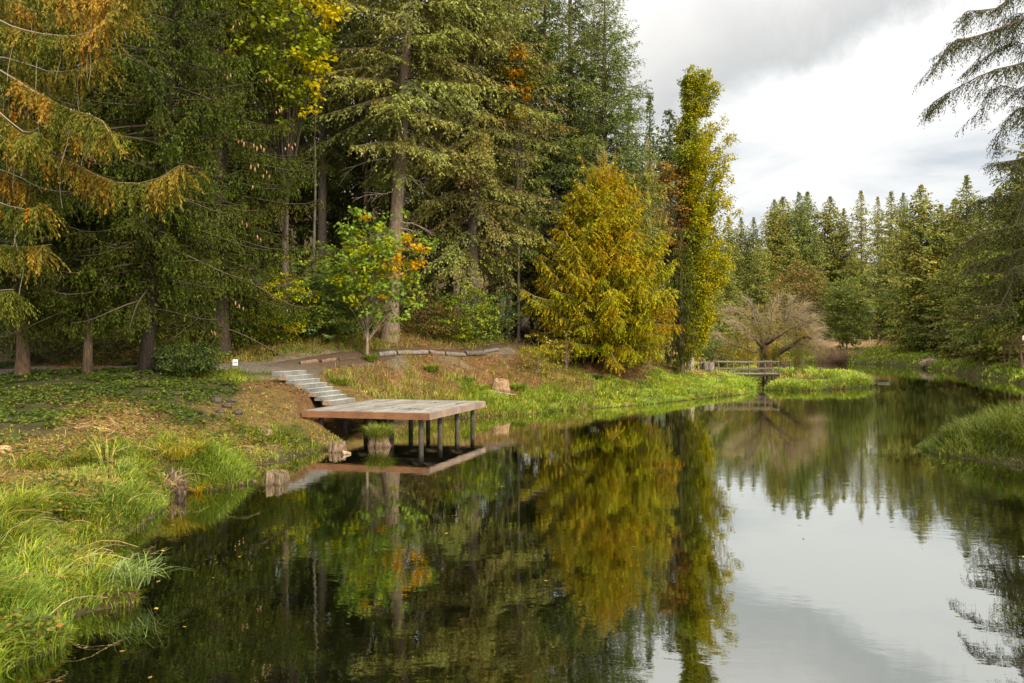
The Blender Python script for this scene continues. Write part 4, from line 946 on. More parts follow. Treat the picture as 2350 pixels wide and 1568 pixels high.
far_broad('broadleaf_tree', 2055, 124, 8.5, 3.6, [DG, MG, (.10, .11, .02)], [2, 2, 1], 'dark green leafy tree right of the yellow sapling', 404, nc=170)
far_broad('broadleaf_tree', 1893, 124, 9.0, 3.4, [(.06, .085, .04), DG], [2, 1], 'dim blue-green tree low behind the brown-leaved oak', 405, nc=150)
conifer('golden_fir', at(1716, 92, -.1), 'pale yellowish young fir behind the left half of the willow', 'fir', 411, 'pale young firs behind the willow', H=8.8, cb=.8, R=2.6, nb=90, S=dict(FAR, tl=.3, twid=.09, lat=.2, tw=.12), col=(.26, .21, .075), r0=.12)
conifer('golden_fir', at(1782, 98, -.1), 'pale yellowish young fir tip behind the right half of the willow', 'fir', 412, 'pale young firs behind the willow', H=9.4, cb=.8, R=2.4, nb=90, S=dict(FAR, tl=.3, twid=.09, lat=.2, tw=.12), col=(.22, .18, .07), r0=.12)
GH = 'bushes along the far and right shores'
for k, (px, D, H, w_, pal_, wt, lab) in enumerate([
        (2085, 112, 4.5, 2.8, [MG, DG, YG], [2, 2, 1], 'olive bush behind the last fence posts'), (2125, 96, 5.0, 2.6, [DG, (.09, .10, .03)], [2, 2], 'dark bush standing behind the root pile'), (2175, 90, 4.0, 2.2, [(.12, .12, .035), BG], [2, 1], 'grey-olive bush right of the root pile'), (2215, 86, 3.2, 2.2, [BG, (.12, .08, .04)], [2, 2], 'reddish bramble under the ragged fir'),
        (1960, 121, 3.0, 2.6, [MG, (.13, .12, .04)], [2, 1], 'low bush under the round light-green tree'), (1640, 98, 4.2, 3.2, [(.12, .13, .03), BG], [2, 1], 'olive bush on the meadow left of the willow'), (1590, 90, 4.5, 3.5, [DG, BG], [2, 1], 'dark bush on the meadow behind the poplar foot'), (1690, 104, 4.0, 3.0, [(.13, .12, .03), MG], [2, 1], 'olive bush behind the hooked willow branch'), (1760, 112, 4.0, 4.0, [MG, BG], [2, 1], 'low hedge bush behind the willow trunk'), (2265, 79, 2.0, 1.7, [(.20, .12, .03), BG], [2, 1], 'orange-tinted bracken by the twin trunks on the right bank'), (1995, 124, 2.2, 2.2, [BG, (.1, .1, .03)], [1, 1], 'small brown bush below the yellow sapling')]):
    far_broad('shrub', px, D, H, w_, pal_, wt, lab, 420 + k, 'shrub', 90, 'stems', 'foliage', .45, .26, group=GH)
# bare brown thicket right of the willow
g = rng(19)
r = thing('bare_thicket', at(1925, 104, -.1), 'leafless brown thicket on the far shore right of the willow', 'shrub'); mm = MB(); n = 420
a0 = g.uniform(0, 6.3, n); sp_ = g.uniform(.2, 3.6, n); hh = g.uniform(1.2, 3.4, n); s = np.linspace(0, 1, 5)
st = np.stack([g.normal(0, 1.2, (n, 1)) + np.cos(a0)[:, None] * sp_[:, None] * s, np.sin(a0)[:, None] * sp_[:, None] * s * .6, hh[:, None] * (s - .3 * s * s)], -1) + g.normal(0, .06, (n, 5, 3))
tubes(mm, st, np.full((n, 1), .022) * np.linspace(1, .4, 5)[None], 3, (.24, .15, .10)); mm.build('stems', M_TWIG, r)

# ------------------------------------------------------------------ right bank trunks and saplings
GR = 'trunks at the water end of the right bank'
for px, D, H, rr, lean, bc, lab in [(2243, 79, 9, .24, -.6, (.15, .11, .085), 'straight dark trunk on the bare right bank'), (2268, 77, 9, .20, -1.4, (.19, .15, .115), 'grey leaning trunk just right of the straight dark one')]:
    r = thing('bare_tree', at(px, D, -.1), lab, 'tree trunk', GR); mm = MB(); z = np.linspace(0, 1, 14)
    tubes(mm, np.stack([lean * z ** .7, 0 * z, H * z], 1), rr * (1.35 * (1 - z) ** .5 + .2), 9, bc); mm.build('trunk', M_BARK, r, smooth=True)
GS = 'slender leaning saplings on the right bank'
for k, (px, D, H, lean, lab) in enumerate([(2349, 64, 5.2, -1.3, 'pale leaning sapling trunk nearest the right edge'), (2318, 66, 4.4, -.6, 'thin sapling left of the pale leaning one'), (2308, 66.5, 4.2, -.7, 'thinnest sapling, leftmost of the right-bank saplings')]):
    broadleaf('sapling', at(px, D, -.05), lab, 'sapling', 440 + k, GS, H=H, trunk_h=1.6, crown_c=(lean * .8, 0, H * .72), crown_r=(1.5, 1.2, H * .3), nlimb=25, nclus=48, cr=.36, nleaf=16, L=.16, colf=palette([(.20, .19, .035), (.15, .16, .035), (.26, .22, .05)], [3, 3, 1]), r0=[.10, .05, .05][k], bark=(.34, .22, .15), lean=(lean, 0), shape=OVAL)
# ------------------------------------------------------------------ timber deck
def mat_wood(name, stain=True, stretch=(1, 12, 1), rough=0.8):
    m, t, out = mat_new(name)
    a = t.new('ShaderNodeAttribute', attribute_name='Col'); tc = t.new('ShaderNodeTexCoord')
    mp_ = t.new('ShaderNodeMapping', {'Vector': tc.outputs['Object'], 'Scale': stretch})
    n1_ = t.noise(mp_.outputs[0], 3.0, 6, .65, .4); n2_ = t.noise(tc.outputs['Object'], 1.3, 4, .6)
    c = t.mix(1.0, a.outputs['Color'], t.ramp(n1_, [(.3, .68), (.55, 1.05), (.75, 1.3)]), 'MULTIPLY')
    c = t.mix(1.0, c, t.ramp(n2_, [(.35, .75), (.65, 1.15)]), 'MULTIPLY')
    b = t.new('ShaderNodeBump', {'Height': n1_, 'Strength': .35, 'Distance': .01})
    p = t.new('ShaderNodeBsdfPrincipled', {'Base Color': c, 'Roughness': rough, 'Specular IOR Level': .25, 'Normal': b.outputs[0]})
    t.l.new(p.outputs[0], out.inputs[0]); return m
M_BOARD = mat_wood('weathered_boards', stretch=(14, 1.2, 1)); M_FASCIA = mat_wood('red_brown_fascia', stretch=(1.2, 1, 14)); M_SIDE = mat_wood('streaked_fascia', stretch=(1, 9, .8)); M_PILE = mat_wood('grey_piles', stretch=(6, 6, .8))
g = rng(3)
A0 = np.array([-7.08, 26.97, 1.0]); wv = np.array([4.36, -1.02, 0]); uv = np.array([1.66, 4.80, 0]); Wl, Ul = np.linalg.norm(wv), np.linalg.norm(uv); wv /= Wl; uv /= Ul
ang = math.atan2(wv[1], wv[0]); up = np.array([0, 0, 1.])
deck = thing('wooden_deck', tuple(A0 * [1, 1, 0]), 'square timber viewing deck on piles over the pond, grey boards and red-brown edge boards', 'deck', rz=ang)
Ml = np.array([[math.cos(-ang), -math.sin(-ang)], [math.sin(-ang), math.cos(-ang)]])
ul = np.array([*(Ml @ uv[:2]), 0]); X = np.array([1., 0, 0])      # local axes: X along the front, ul away from it
nb = 32; bw = Wl / nb; mb = MB()
HOLES = {22: [(.18, .30)], 23: [(.20, .32)], 26: [(.16, .27)], 29: [(.12, .20)], 19: [(.24, .30)], 17: [(.26, .32)], 11: [(.36, .46)], 15: [(.62, .78)], 6: [(.42, .5)], 4: [(.70, .80)], 20: [(.70, .84)], 21: [(.74, .86)], 26.5: [], 27: [(.70, .80)], 28: [(.66, .82)]}
for k in range(nb):
    c = np.array([.235, .215, .19]) * g.uniform(.72, 1.16); c = c * (1 + g.normal(0, .015, 3))
    cuts = sorted(HOLES.get(k, [])); s0 = 0.0; runs = []
    for a_, b_ in cuts: runs.append((s0, a_)); s0 = b_
    runs.append((s0, 1.0))
    if not cuts:
        j = [.33, .62, .47, .8][k % 4]; runs = [(0, j - .0006), (j + .0006, 1.0)]
    for a_, b_ in runs:
        cc = X * (k + .5) * bw + ul * ((a_ + b_) / 2) * Ul + up * (1.0 - .02 + g.normal(0, .0012))
        box(mb, cc, X * (bw / 2 - .005), ul * (b_ - a_) * Ul / 2, up * .02, c)
mb.build('boards', M_BOARD, deck)
def edge(name, p0, p1, nrm, col, mat, z0=.77, z1=.985, th=.022, cuts=(.0, .46, 1.0)):
    d = p1 - p0
    mbb = MB()
    for a_, b_ in zip(cuts[:-1], cuts[1:]):
        cc = p0 + d * (a_ + b_) / 2 + nrm * (th + .003) + up * (z0 + z1) / 2
        box(mbb, cc, d * ((b_ - a_) / 2) - unit(d) * .0015, nrm * th, up * (z1 - z0) / 2, np.array(col) * g.uniform(.92, 1.08))
    return mbb.build(name, mat, deck)
nF = np.array([ul[1], -ul[0], 0]) ; nR = np.array([ul[1], -ul[0], 0])
edge('front_fascia', 0 * X, X * Wl, np.array([0, -1., 0]), (.205, .092, .044), M_FASCIA, cuts=(0, .30, .66, 1.0))
edge('side_fascia', X * Wl, X * Wl + ul * Ul, np.array([ul[1], -ul[0], 0]), (.25, .175, .135), M_SIDE, cuts=(0, .5, 1))
edge('side_fascia', ul * Ul, 0 * X, np.array([-ul[1], ul[0], 0]), (.28, .19, .14), M_SIDE, cuts=(0, .5, 1))
edge('back_fascia', X * Wl + ul * Ul, ul * Ul, np.array([0, 1., 0]), (.28, .19, .14), M_FASCIA, cuts=(0, .5, 1))
for s in np.linspace(.06, .94, 7):
    mj = MB(); box(mj, X * Wl / 2 + ul * Ul * s + up * .865, X * (Wl / 2 - .06), ul * .022, up * .09, (.10, .075, .055)); mj.build('joist', M_FASCIA, deck)
for j in range(3):
    for i in range(4):
        c = X * (Wl - .42 - j * 1.80) + ul * (.36 + i * 1.52); mp_ = MB()
        zt = np.array([-1.4, -.05, .06, .30, .33, .74]); rr = np.array([.088, .088, .088, .086, .083, .083])
        cc = [np.array([.055, .042, .03]), np.array([.055, .042, .03]), np.array([.075, .058, .04]), np.array([.075, .06, .046]), np.array([.090, .072, .056]), np.array([.090, .072, .056])]
        for q in range(5):
            tubes(mp_, np.stack([np.full(2, c[0]), np.full(2, c[1]), zt[q:q + 2]], 1), rr[q:q + 2], 12, np.repeat([cc[q + 1]], 1, 0))
        mp_.build('pile', M_PILE, deck, smooth=True)

# ------------------------------------------------------------------ steps up the bank
M_STEP = mat_wood('pale_step_timber', stretch=(3, 3, 3))
st = thing('timber_steps', (-6.55, 28.75, 1.0), 'flight of eight pale grey timber steps climbing from the deck to the path', 'steps')
sv = np.array([-.268, .03, 0]); su = np.array([.345, .94, 0]); sp_ = unit(np.array([-.95, .3, 0])); run = .34
for i in range(8):
    o_ = sv * i + np.array([g.normal(0, .010), g.normal(0, .02), 0]); ms = MB(); zt = .148 * (i + 1) + g.normal(0, .005)
    fr = [0, .36 if i % 2 else .30, .66 if i % 2 else .72, 1.0]
    for q in range(3):
        c = np.array([.20, .195, .18]) * g.uniform(.70, .90)
        cc = o_ + su * 1.62 * (fr[q] + fr[q + 1]) / 2 + sp_ * run / 2 + up * (zt - .068)
        box(ms, cc, su * 1.62 * (fr[q + 1] - fr[q]) / 2 - unit(su) * .003, sp_ * run / 2, up * .068, c)
    box(ms, o_ + su * .81 + sp_ * (run / 2 - .006) + up * (zt + .006), su * .812, sp_ * (run / 2 + .006), up * .0055, (.31, .305, .285))  # pale cap over darker risers paints in the sunlit tread contrast
    # weathered end grain set into the end
    box(ms, o_ - unit(su) * .012 + sp_ * run / 2 + up * (zt - .068), unit(su) * .010, sp_ * (run / 2 - .002), up * .066, [(.33, .22, .14), (.20, .19, .175)][i % 2])
    ms.build('step', M_STEP, st)

# ------------------------------------------------------------------ small sign by the path
D = 30.6; q0 = P(540, 836, D); sgn = thing('small_sign', (q0[0], D, gz(q0[0], D)), 'small white notice with a black band at the edge of the path', 'sign')
zc_ = CAMZ - (832 - HY) / F * D - gz(q0[0], D)
ms = MB(); box(ms, (0, .03, zc_ / 2 - .06), (.02, 0, 0), (0, .02, 0), (0, 0, zc_ / 2 + .10), (.20, .16, .12)); ms.build('post', M_STUMP, sgn)
ms = MB(); box(ms, (0, 0, zc_), (.095, 0, 0), (0, .008, 0), (0, 0, .115), (.80, .82, .84)); pn = ms.build('panel', M_PAINT, sgn)
ms = MB(); box(ms, (.0, -.0105, zc_ - .005), (.082, 0, 0), (0, .002, 0), (0, 0, .011), (.02, .02, .025)); box(ms, (.03, -.0105, zc_ - .024), (.03, 0, 0), (0, .002, 0), (0, 0, .008), (.02, .02, .025)); box(ms, (-.045, -.0105, zc_ + .055), (.018, 0, 0), (0, .002, 0), (0, 0, .006), (.10, .11, .13)); box(ms, (.035, -.0105, zc_ - .07), (.03, 0, 0), (0, .002, 0), (0, 0, .006), (.10, .11, .13)); ms.build('black_band', M_PAINT, pn)

# ------------------------------------------------------------------ logs along the path
GL = 'logs edging the path'
logs = [((688, 838), (726, 831), 34.0, 34.8, .10, (.30, .20, .13), 'short log nearest the top of the steps'), ((738, 836), (768, 829), 34.9, 35.6, .10, (.27, .18, .12), 'short log second from the steps'), ((778, 832), (818, 825), 35.7, 36.5, .085, (.13, .095, .07), 'thin dark log just left of the young maple stem'),
        ((846, 826), (866, 822), 37.1, 37.6, .085, (.13, .10, .08), 'short dark log just right of the young maple stem'), ((868, 822), (905, 815), 37.7, 38.5, .13, (.36, .31, .27), 'bleached log with a dark sawn end, first pale one right of the maple stem'), ((910, 816), (980, 807), 38.7, 40.3, .125, (.34, .27, .22), 'longest bleached log of the edging, left end sawn'),
        ((985, 808), (1018, 804), 40.4, 41.3, .11, (.33, .24, .19), 'brownish log right of the longest one'), ((1023, 806), (1066, 803), 41.4, 42.5, .12, (.26, .22, .19), 'grey cracked log in the right half of the edging'), ((1068, 806), (1112, 804), 42.7, 43.8, .13, (.19, .16, .14), 'dark grey rotting log, second from the right end of the edging'), ((1110, 804), (1143, 801), 44, 45, .11, (.27, .23, .20), 'grey log at the far right end of the edging')]
for (a, b, Da, Db, r_, c, lab) in logs:
    p0, p1 = P(*a, Da), P(*b, Db)
    p0[2] = gz(p0[0], p0[1]) + r_ * .8; p1[2] = gz(p1[0], p1[1]) + r_ * .8
    o_ = thing('edging_log', tuple(p0), lab, 'log', GL); c = np.array(c) * .68; ml = MB(); K = 9; s = np.linspace(0, 1, K)
    pts = np.outer(s, p1 - p0) + g.normal(0, .012, (K, 3)); tubes(ml, pts, r_ * g.uniform(.92, 1.08, K), 10, np.array(c), cap=True)
    ml.build('log', M_BARK, o_, smooth=False)
    ml = MB()
    a_ = np.linspace(0, 2 * math.pi, 11)[:-1]; dn = unit(p1 - p0); s1 = unit(np.cross(dn, up)); s2 = np.cross(s1, dn)
    for e_, sg in ((pts[0] - dn * .004, -1), (pts[-1] + dn * .004, 1)):
        V = e_ + (np.cos(a_)[:, None] * s1 + np.sin(a_)[:, None] * s2) * r_ * .72
        ml.add(V, [np.arange(10)], (.10, .06, .04))
    ml.build('sawn_end', M_STUMP, o_)

# ------------------------------------------------------------------ stumps, rocks, driftwood
def stump_mesh(seed, r, h, col, n=28, taper=1.0, jag=.18, roots=.35, below=.3, topcol=None):
    g2 = rng(seed); mbb = MB(); zs = np.array([-below, 0, h * .25, h * .6, h * .9, h]); a = np.arange(n) * 2 * math.pi / n
    prof = np.array([1 + roots, 1 + roots * .7, 1 + roots * .25, .5 + .5 * taper, .97 * taper, .93 * taper])
    rag = 1 + (vnoise(np.cos(a) * 2.2 + 7, np.sin(a) * 2.2 + 3, seed) - .5) * .7 + (g2.random(n) - .5) * .16
    top = h * (1 - jag * 1.6 * vnoise(np.cos(a) * 1.7 + 2, np.sin(a) * 1.7 + 9, seed + 4)) + g2.normal(0, h * .04, n)
    V = []; Cc = []
    for k, z in enumerate(zs):
        zz = np.full(n, z) if k < 4 else (top * .93 if k == 4 else top)
        rr = r * prof[k] * (1 + (rag - 1) * (1.15 if k < 5 else 1)) * (1 + g2.normal(0, .025, n))
        V.append(np.stack([np.cos(a) * rr, np.sin(a) * rr, zz], 1)); Cc.append(np.tile(np.array(col) * (.55 if z <= .02 else 1), (n, 1)) * g2.uniform(.75, 1.2, (n, 1)))
    for rr_, dz in ((.72 * taper, -.05), (.35 * taper, -.10)):
        V.append(np.stack([np.cos(a) * r * rr_, np.sin(a) * r * rr_, top * .4 + h * .6 + dz * h - g2.random(n) * h * .1], 1)); Cc.append(np.tile(np.array(topcol or col) * .75, (n, 1)) * g2.uniform(.7, 1.2, (n, 1)))
    V.append(np.array([[0, 0, h * .85]])); Cc.append(np.array([col]) * .7)
    i = np.arange(n); j = (i + 1) % n; F_ = []
    for k in range(len(zs) + 1): F_.append(np.stack([k * n + i, k * n + j, (k + 1) * n + j, (k + 1) * n + i], 1))
    mbb.add(np.vstack(V), np.vstack(F_), np.vstack(Cc)); ctr = len(np.vstack(V)) - 1
    k = len(zs) + 1; mbb.f.append((np.stack([k * n + i, k * n + j, np.full(n, ctr)], 1), 0))
    return mbb
def tuft(seed, n, r, h, cols, lean=.8, w=.012, z=0., side=0.):
    g2 = rng(seed); mbb = MB(); a = g2.uniform(0, 6.3, n); rr = r * np.sqrt(g2.random(n))
    p = np.stack([np.cos(a) * rr, np.sin(a) * rr, z - side * (rr / r) ** 2 * g2.random(n)], 1)
    cc = np.array(cols)[g2.integers(0, len(cols), n)] * g2.uniform(.75, 1.25, (n, 1))
    blades(mbb, g2, p, h * g2.uniform(.5, 1.2, n), w * g2.uniform(.7, 1.3, n), a + g2.normal(0, .6, n), lean * g2.uniform(.4, 1.3, n), cc); return mbb
GP = [(.14, .19, .03), (.20, .22, .04), (.10, .16, .03)]; GY = [(.40, .30, .05), (.34, .28, .06), (.28, .27, .05)]; GS_ = [(.42, .32, .17), (.36, .25, .12)]
def stump(px, pyw, r, h, seed, lab, col, D=None, z=None, grass=None, gh=.3, gn=120, **kw):
    if D is None: D = F * CAMZ / (pyw - HY)
    X_ = (px - CX) / F * D; z_ = gz(X_, D) if z is None else z
    o_ = thing('tree_stump', (X_, D, z_), lab, 'stump'); sm = stump_mesh(seed, r, h, col, **kw).build('stump', M_STUMP, o_)
    if grass: tuft(seed + 1, gn, r * .88, gh, grass, .95, .014, h * .85, h * .7).build('grass', M_GRASS, o_)
    return o_
stump(870, 1024, .35, .46, 501, 'rotten stump topped with grass and ferns in front of the deck', (.20, .135, .09), z=0.0, grass=GP + [(.20, .16, .05)], gh=.50, gn=700, roots=.25, jag=.3, taper=.72)
stump(773, 1036, .24, .30, 502, 'small pale ragged stump on the mud left of the deck', (.26, .175, .12), z=0.0, grass=GP, gh=.16, gn=60, roots=.15)
stump(634, 1108, .29, .32, 503, 'broad pale stump standing alone in the open water', (.23, .165, .105), z=0.0, grass=GP, gh=.10, gn=40, roots=.10)
stump(1150, 893, .33, .62, 504, 'sunlit sandy-coloured stump on the brown bank behind the deck', (.36, .235, .135), D=39.6, roots=.25)
stump(1622, 862, .42, .62, 505, 'grey sawn stump at the left end of the footbridge', (.24, .205, .165), D=56.3, roots=.05, jag=.03)
X_, Y_ = WP(428, 1135); o_ = thing('tree_stump', (X_ - .25, Y_ + .15, .02), 'split stump of upright rotten roots in the bank beside the yellow sedge', 'stump')
sm = stump_mesh(506, .15, .30, (.15, .105, .075), jag=.5, roots=.5)
for k in range(11):
    a_ = g.uniform(0, 6.3); r_ = g.uniform(.06, .24); s = np.linspace(0, 1, 7); h_ = g.uniform(.25, .58)
    pts = np.stack([np.cos(a_) * r_ * (1.3 - .5 * s) + g.normal(0, .02, 7), np.sin(a_) * r_ * (1.3 - .5 * s) * .7 + g.normal(0, .02, 7), -.2 + (h_ + .2) * s], 1)
    tubes(sm, pts, g.uniform(.03, .07) * np.array([1.2, 1, .9, .85, .8, .6, .25]), 6, np.array((.20, .145, .105)) * g.uniform(.5, 1.2))
sm.build('stump', M_STUMP, o_)
o_ = stump(272, 1385, .15, .22, 507, 'low rotted stump sprouting long reed leaves at the near shore', (.09, .055, .034), z=-.02, roots=.5, jag=.5)
g = rng(8)
r_ = thing('reed_clump', (WP(285, 1375)[0], WP(285, 1375)[1], .14), 'pale green reed leaves fanning from the low rotted stump', 'reeds')
mbb = MB(); n = 150; a = g.uniform(-1.3, 2.4, n); p = np.stack([g.normal(0, .16, n), g.normal(0, .14, n), g.uniform(0, .12, n)], 1)
blades(mbb, g, p, g.uniform(.3, .62, n), g.uniform(.009, .018, n), a, g.uniform(.5, 1.5, n), np.array([(.17, .23, .09), (.14, .20, .05), (.22, .25, .10)])[g.integers(0, 3, n)])
mbb.build('leaves', M_GRASS, r_)
# driftwood
def drift(a, b, Da, Db, r0_, r1_, col, name, lab, z0=0., z1=0.):
    p0, p1 = P(*a, Da), P(*b, Db); p0[2] = z0; p1[2] = z1
    o2 = thing(name, tuple(p0), lab, 'driftwood'); ml = MB(); s = np.linspace(0, 1, 10)
    tubes(ml, np.outer(s, p1 - p0) + np.cumsum(g.normal(0, .012, (10, 3)), 0) * [1, 1, .4], r0_ + (r1_ - r0_) * s, 9, col, cap=True); ml.build('log', M_STUMP, o2); return o2
drift((458, 1112), (556, 1115), 18.6, 18.7, .16, .035, (.22, .145, .10), 'driftwood_log', 'tapering brown driftwood log lying at the water edge', .10, .015)
drift((556, 1105), (588, 1106), 19.15, 19.2, .10, .03, (.26, .18, .13), 'driftwood_log', 'short driftwood chunk between the tapering log and the lone stump', .07, .03)
drift((608, 1092), (665, 1092), 19.75, 19.9, .02, .012, (.10, .075, .05), 'stick', 'dark stick lying across the lone stump in the water', .31, .36)
drift((786, 1040), (806, 1043), 23.6, 23.7, .10, .04, (.36, .25, .16), 'driftwood_log', 'pale driftwood lump beside the grassy stump', .02, .01)
drift((1110, 905), (1185, 908), 38.9, 39.4, .07, .03, (.30, .24, .18), 'driftwood_log', 'grey stick lying on the grass below the sandy stump', gz(-1.3, 38.9) + .04, gz(.2, 39.4) + .03)
def rock(px, py, D, rx, ry, rz_, col, lab, seed, name='rock'):
    g2 = rng(seed); X_ = (px - CX) / F * D; o2 = thing(name, (X_, D, gz(X_, D)), lab, name)
    n, m_ = 16, 9; th = np.linspace(0.02, math.pi - .02, m_); ph = np.arange(n) * 2 * math.pi / n; TH, PH = np.meshgrid(th, ph, indexing='ij')
    d = np.stack([np.sin(TH) * np.cos(PH), np.sin(TH) * np.sin(PH), np.cos(TH)], -1); d = np.sign(d) * np.abs(d) ** .8
    rr = 1 + (fbm(d[..., 0] * 1.6 + 5, d[..., 1] * 1.6 + d[..., 2] * 2, seed, 3) - .5) * .7
    V = (d * rr[..., None] * [rx, ry, rz_]).reshape(-1, 3) + [0, 0, rz_ * .45]
    i = (np.arange(m_ - 1)[:, None] * n + np.arange(n)[None]); j = (np.arange(m_ - 1)[:, None] * n + (np.arange(n)[None] + 1) % n)
    mbb = MB(); mbb.add(V, np.stack([i, j, j + n, i + n], -1).reshape(-1, 4), np.array(col)); mbb.build('stone', M_ROCK, o2); return o2
rock(611, 983, 23.8, .19, .14, .13, (.36, .25, .17), 'tan stone sitting in the grass left of the deck', 3)
rock(2, 1052, 16.8, .22, .16, .10, (.50, .30, .15), 'orange-brown cut slab cropped by the left edge', 6)
for k, (px, py, D, s, lab) in enumerate([(498, 935, 25.5, .30, 'dark angular rock, upper one in the rubble below the dark bush'), (522, 950, 25.2, .26, 'dark rock right of the upper one in the rubble'), (505, 965, 24.6, .22, 'dark rock at the bottom left of the rubble'), (545, 962, 24.8, .24, 'dark rock at the right end of the rubble'), (532, 940, 25.8, .2, 'small dark rock at the top right of the rubble')]):
    o2 = rock(px, py, D, s * .6, s * .5, s * .35, (.075, .058, .045), lab, 20 + k); o2['group'] = 'rubble below the dark bush'

# yellow sedge and other tall tufts
GT_ = 'tall grass tufts of the near bank'
for k, (px, D, n, r_, h_, cols, ln, lab) in enumerate([(408, 18.6, 420, .36, .58, GY, 1.0, 'yellow-orange sedge tuft beside the split stump'), (452, 17.9, 60, .10, .40, [(.45, .27, .03)], 1.3, 'small orange blades drooping over the driftwood log'), (245, 16.6, 26, .12, .75, [(.42, .36, .12)], .35, 'pale upright dry stalks on the brown patch'), (385, 17.6, 160, .28, .34, GS_, 1.3, 'straw-coloured dead tuft left of the split stump')]):
    n = int(n * .9); X_ = (px - CX) / F * D; o2 = thing('grass_tuft', (X_, D, gz(X_, D) - .02), lab, 'grass tuft', GT_); tuft(600 + k, n, r_, h_, cols, ln, .014).build('blades', M_GRASS, o2)
# ferns at the left edge behind the trunks
def fern(px, D, seed, r_, col, lab, name='fern'):
    g2 = rng(seed); X_ = (px - CX) / F * D; o2 = thing(name, (X_, D, gz(X_, D) - .02), lab, 'fern', 'ferns under the trees'); mbb = MB(); n = 16
    a = np.arange(n) * 2.4; s = np.linspace(0, 1, 9); L = r_ * g2.uniform(.7, 1.1, n)
    B_ = np.stack([np.cos(a)[:, None] * L[:, None] * s, np.sin(a)[:, None] * L[:, None] * s, L[:, None] * (.95 * s - .85 * s ** 2)], -1)
    for k in range(n):
        t_ = unit(np.gradient(B_[k], axis=0)); m_ = 40; x = np.linspace(.1, .98, m_) * 8; k0 = np.minimum(x.astype(int), 7); f_ = (x - k0)[:, None]
        pos = B_[k][k0] * (1 - f_) + B_[k][k0 + 1] * f_; tt = t_[k0]; sd = unit(np.cross(tt, up)); sg = np.where(np.arange(m_) % 2 == 0, 1., -1.)[:, None]
        leaf_quads(mbb, pos, unit(sd * sg + tt * .35), L[k] * .24 * np.sin(np.linspace(.35, 3.0, m_)) + .02, np.full(m_, .045), g2.normal(0, .2, m_), np.array(col) * g2.uniform(.8, 1.2, (m_, 1)))
    mbb.build('fronds', M_BROAD, o2); return o2
fern(8, 33.8, 1, 1.1, (.035, .06, .02), 'large dark fern by the path at the left edge'); fern(300, 34.6, 2, .9, (.06, .08, .02), 'fern across the path left of the leaning black trunk'); fern(455, 34.8, 3, 1.0, (.09, .10, .022), 'yellowing fern across the path right of the leaning black trunk')
fern(520, 35.2, 4, .8, (.10, .10, .025), 'small yellowing fern under the big cone spruce'); fern(690, 40.5, 5, .9, (.07, .10, .025), 'green fern on the dry slope by the wood edge'); fern(1010, 44.5, 6, .8, (.15, .14, .03), 'yellow-green fern under the bramble mound')

# ------------------------------------------------------------------ footbridge
br = thing('footbridge', (0, 0, 0), 'small wooden footbridge with post-and-rail sides leading to the grassy island', 'footbridge')
M_RAIL = mat_wood('bleached_rails', stretch=(2, 2, 6)); RC = np.array([.175, .14, .098]); RD = np.array([.26, .22, .17])
DF, DB = 56.6, 58.1
fx_ = [(px - CX) / F * DF for px in (1648.5, 1682, 1718.5, 1755, 1788)]; bx_ = [(px - CX) / F * DB for px in (1637.5, 1668, 1704, 1740, 1771)]
zd = .82
for xs, yy, c in ((fx_, DF, RC), (bx_, DB, RC * .85)):
    for k, x_ in enumerate(xs):
        mm = MB(); ln = .10 if (k == 4) else 0
        tubes(mm, np.array([[x_ + .02, yy, zd - .14], [x_ + .01 - ln * .3, yy, zd + .5], [x_ - ln, yy, zd + 1.0]]), [.055, .053, .05], 8, c * g.uniform(.85, 1.1), cap=True); mm.build('post', M_RAIL, br, smooth=False)
    for zr, rr_ in ((zd + .86, .04), (zd + .38, .036)):
        mm = MB(); tubes(mm, np.array([[xs[0] - .1, yy - .06, zr], [(xs[0] + xs[4]) / 2, yy - .06, zr - .03], [xs[4] + .02, yy - .06, zr + .01]]), [rr_] * 3, 7, c * g.uniform(.9, 1.1), cap=True); mm.build('rail', M_RAIL, br, smooth=False)
mm = MB(); x0_, x1_ = bx_[0] - .4, fx_[4] + .15
nbd = 34
for k in range(nbd):
    xx = x0_ + (x1_ - x0_) * (k + .5) / nbd; box(mm, (xx, (DF + DB) / 2, zd), ((x1_ - x0_) / nbd / 2 - .006, 0, 0), (0, (DB - DF) / 2 + .12, 0), (0, 0, .022), RD * g.uniform(.75, 1.1))
mm.build('planks', M_RAIL, br)
for yy in (DF + .06, DB - .06):
    mm = MB(); tubes(mm, np.array([[x0_, yy, zd - .10], [x1_ - .1, yy, zd - .10]]), [.075, .075], 8, RC * .8, cap=True); mm.build('beam', M_RAIL, br)
for x_, yy, zb in (((1774.5 - CX) / F * DF, DF + .02, -.3), ((1763 - CX) / F * DF, DF + .3, -.4), ((1752 - CX) / F * DB, DB, -.5), ((1779.5 - CX) / F * DF, DF + .06, .15), ((1640 - CX) / F * DF, DF + .1, .2)):
    mm = MB(); tubes(mm, np.array([[x_, yy, zb], [x_, yy, zd - .03]]), [.085, .08], 9, RC * g.uniform(.5, .85), cap=True); mm.build('support_post', M_RAIL, br)

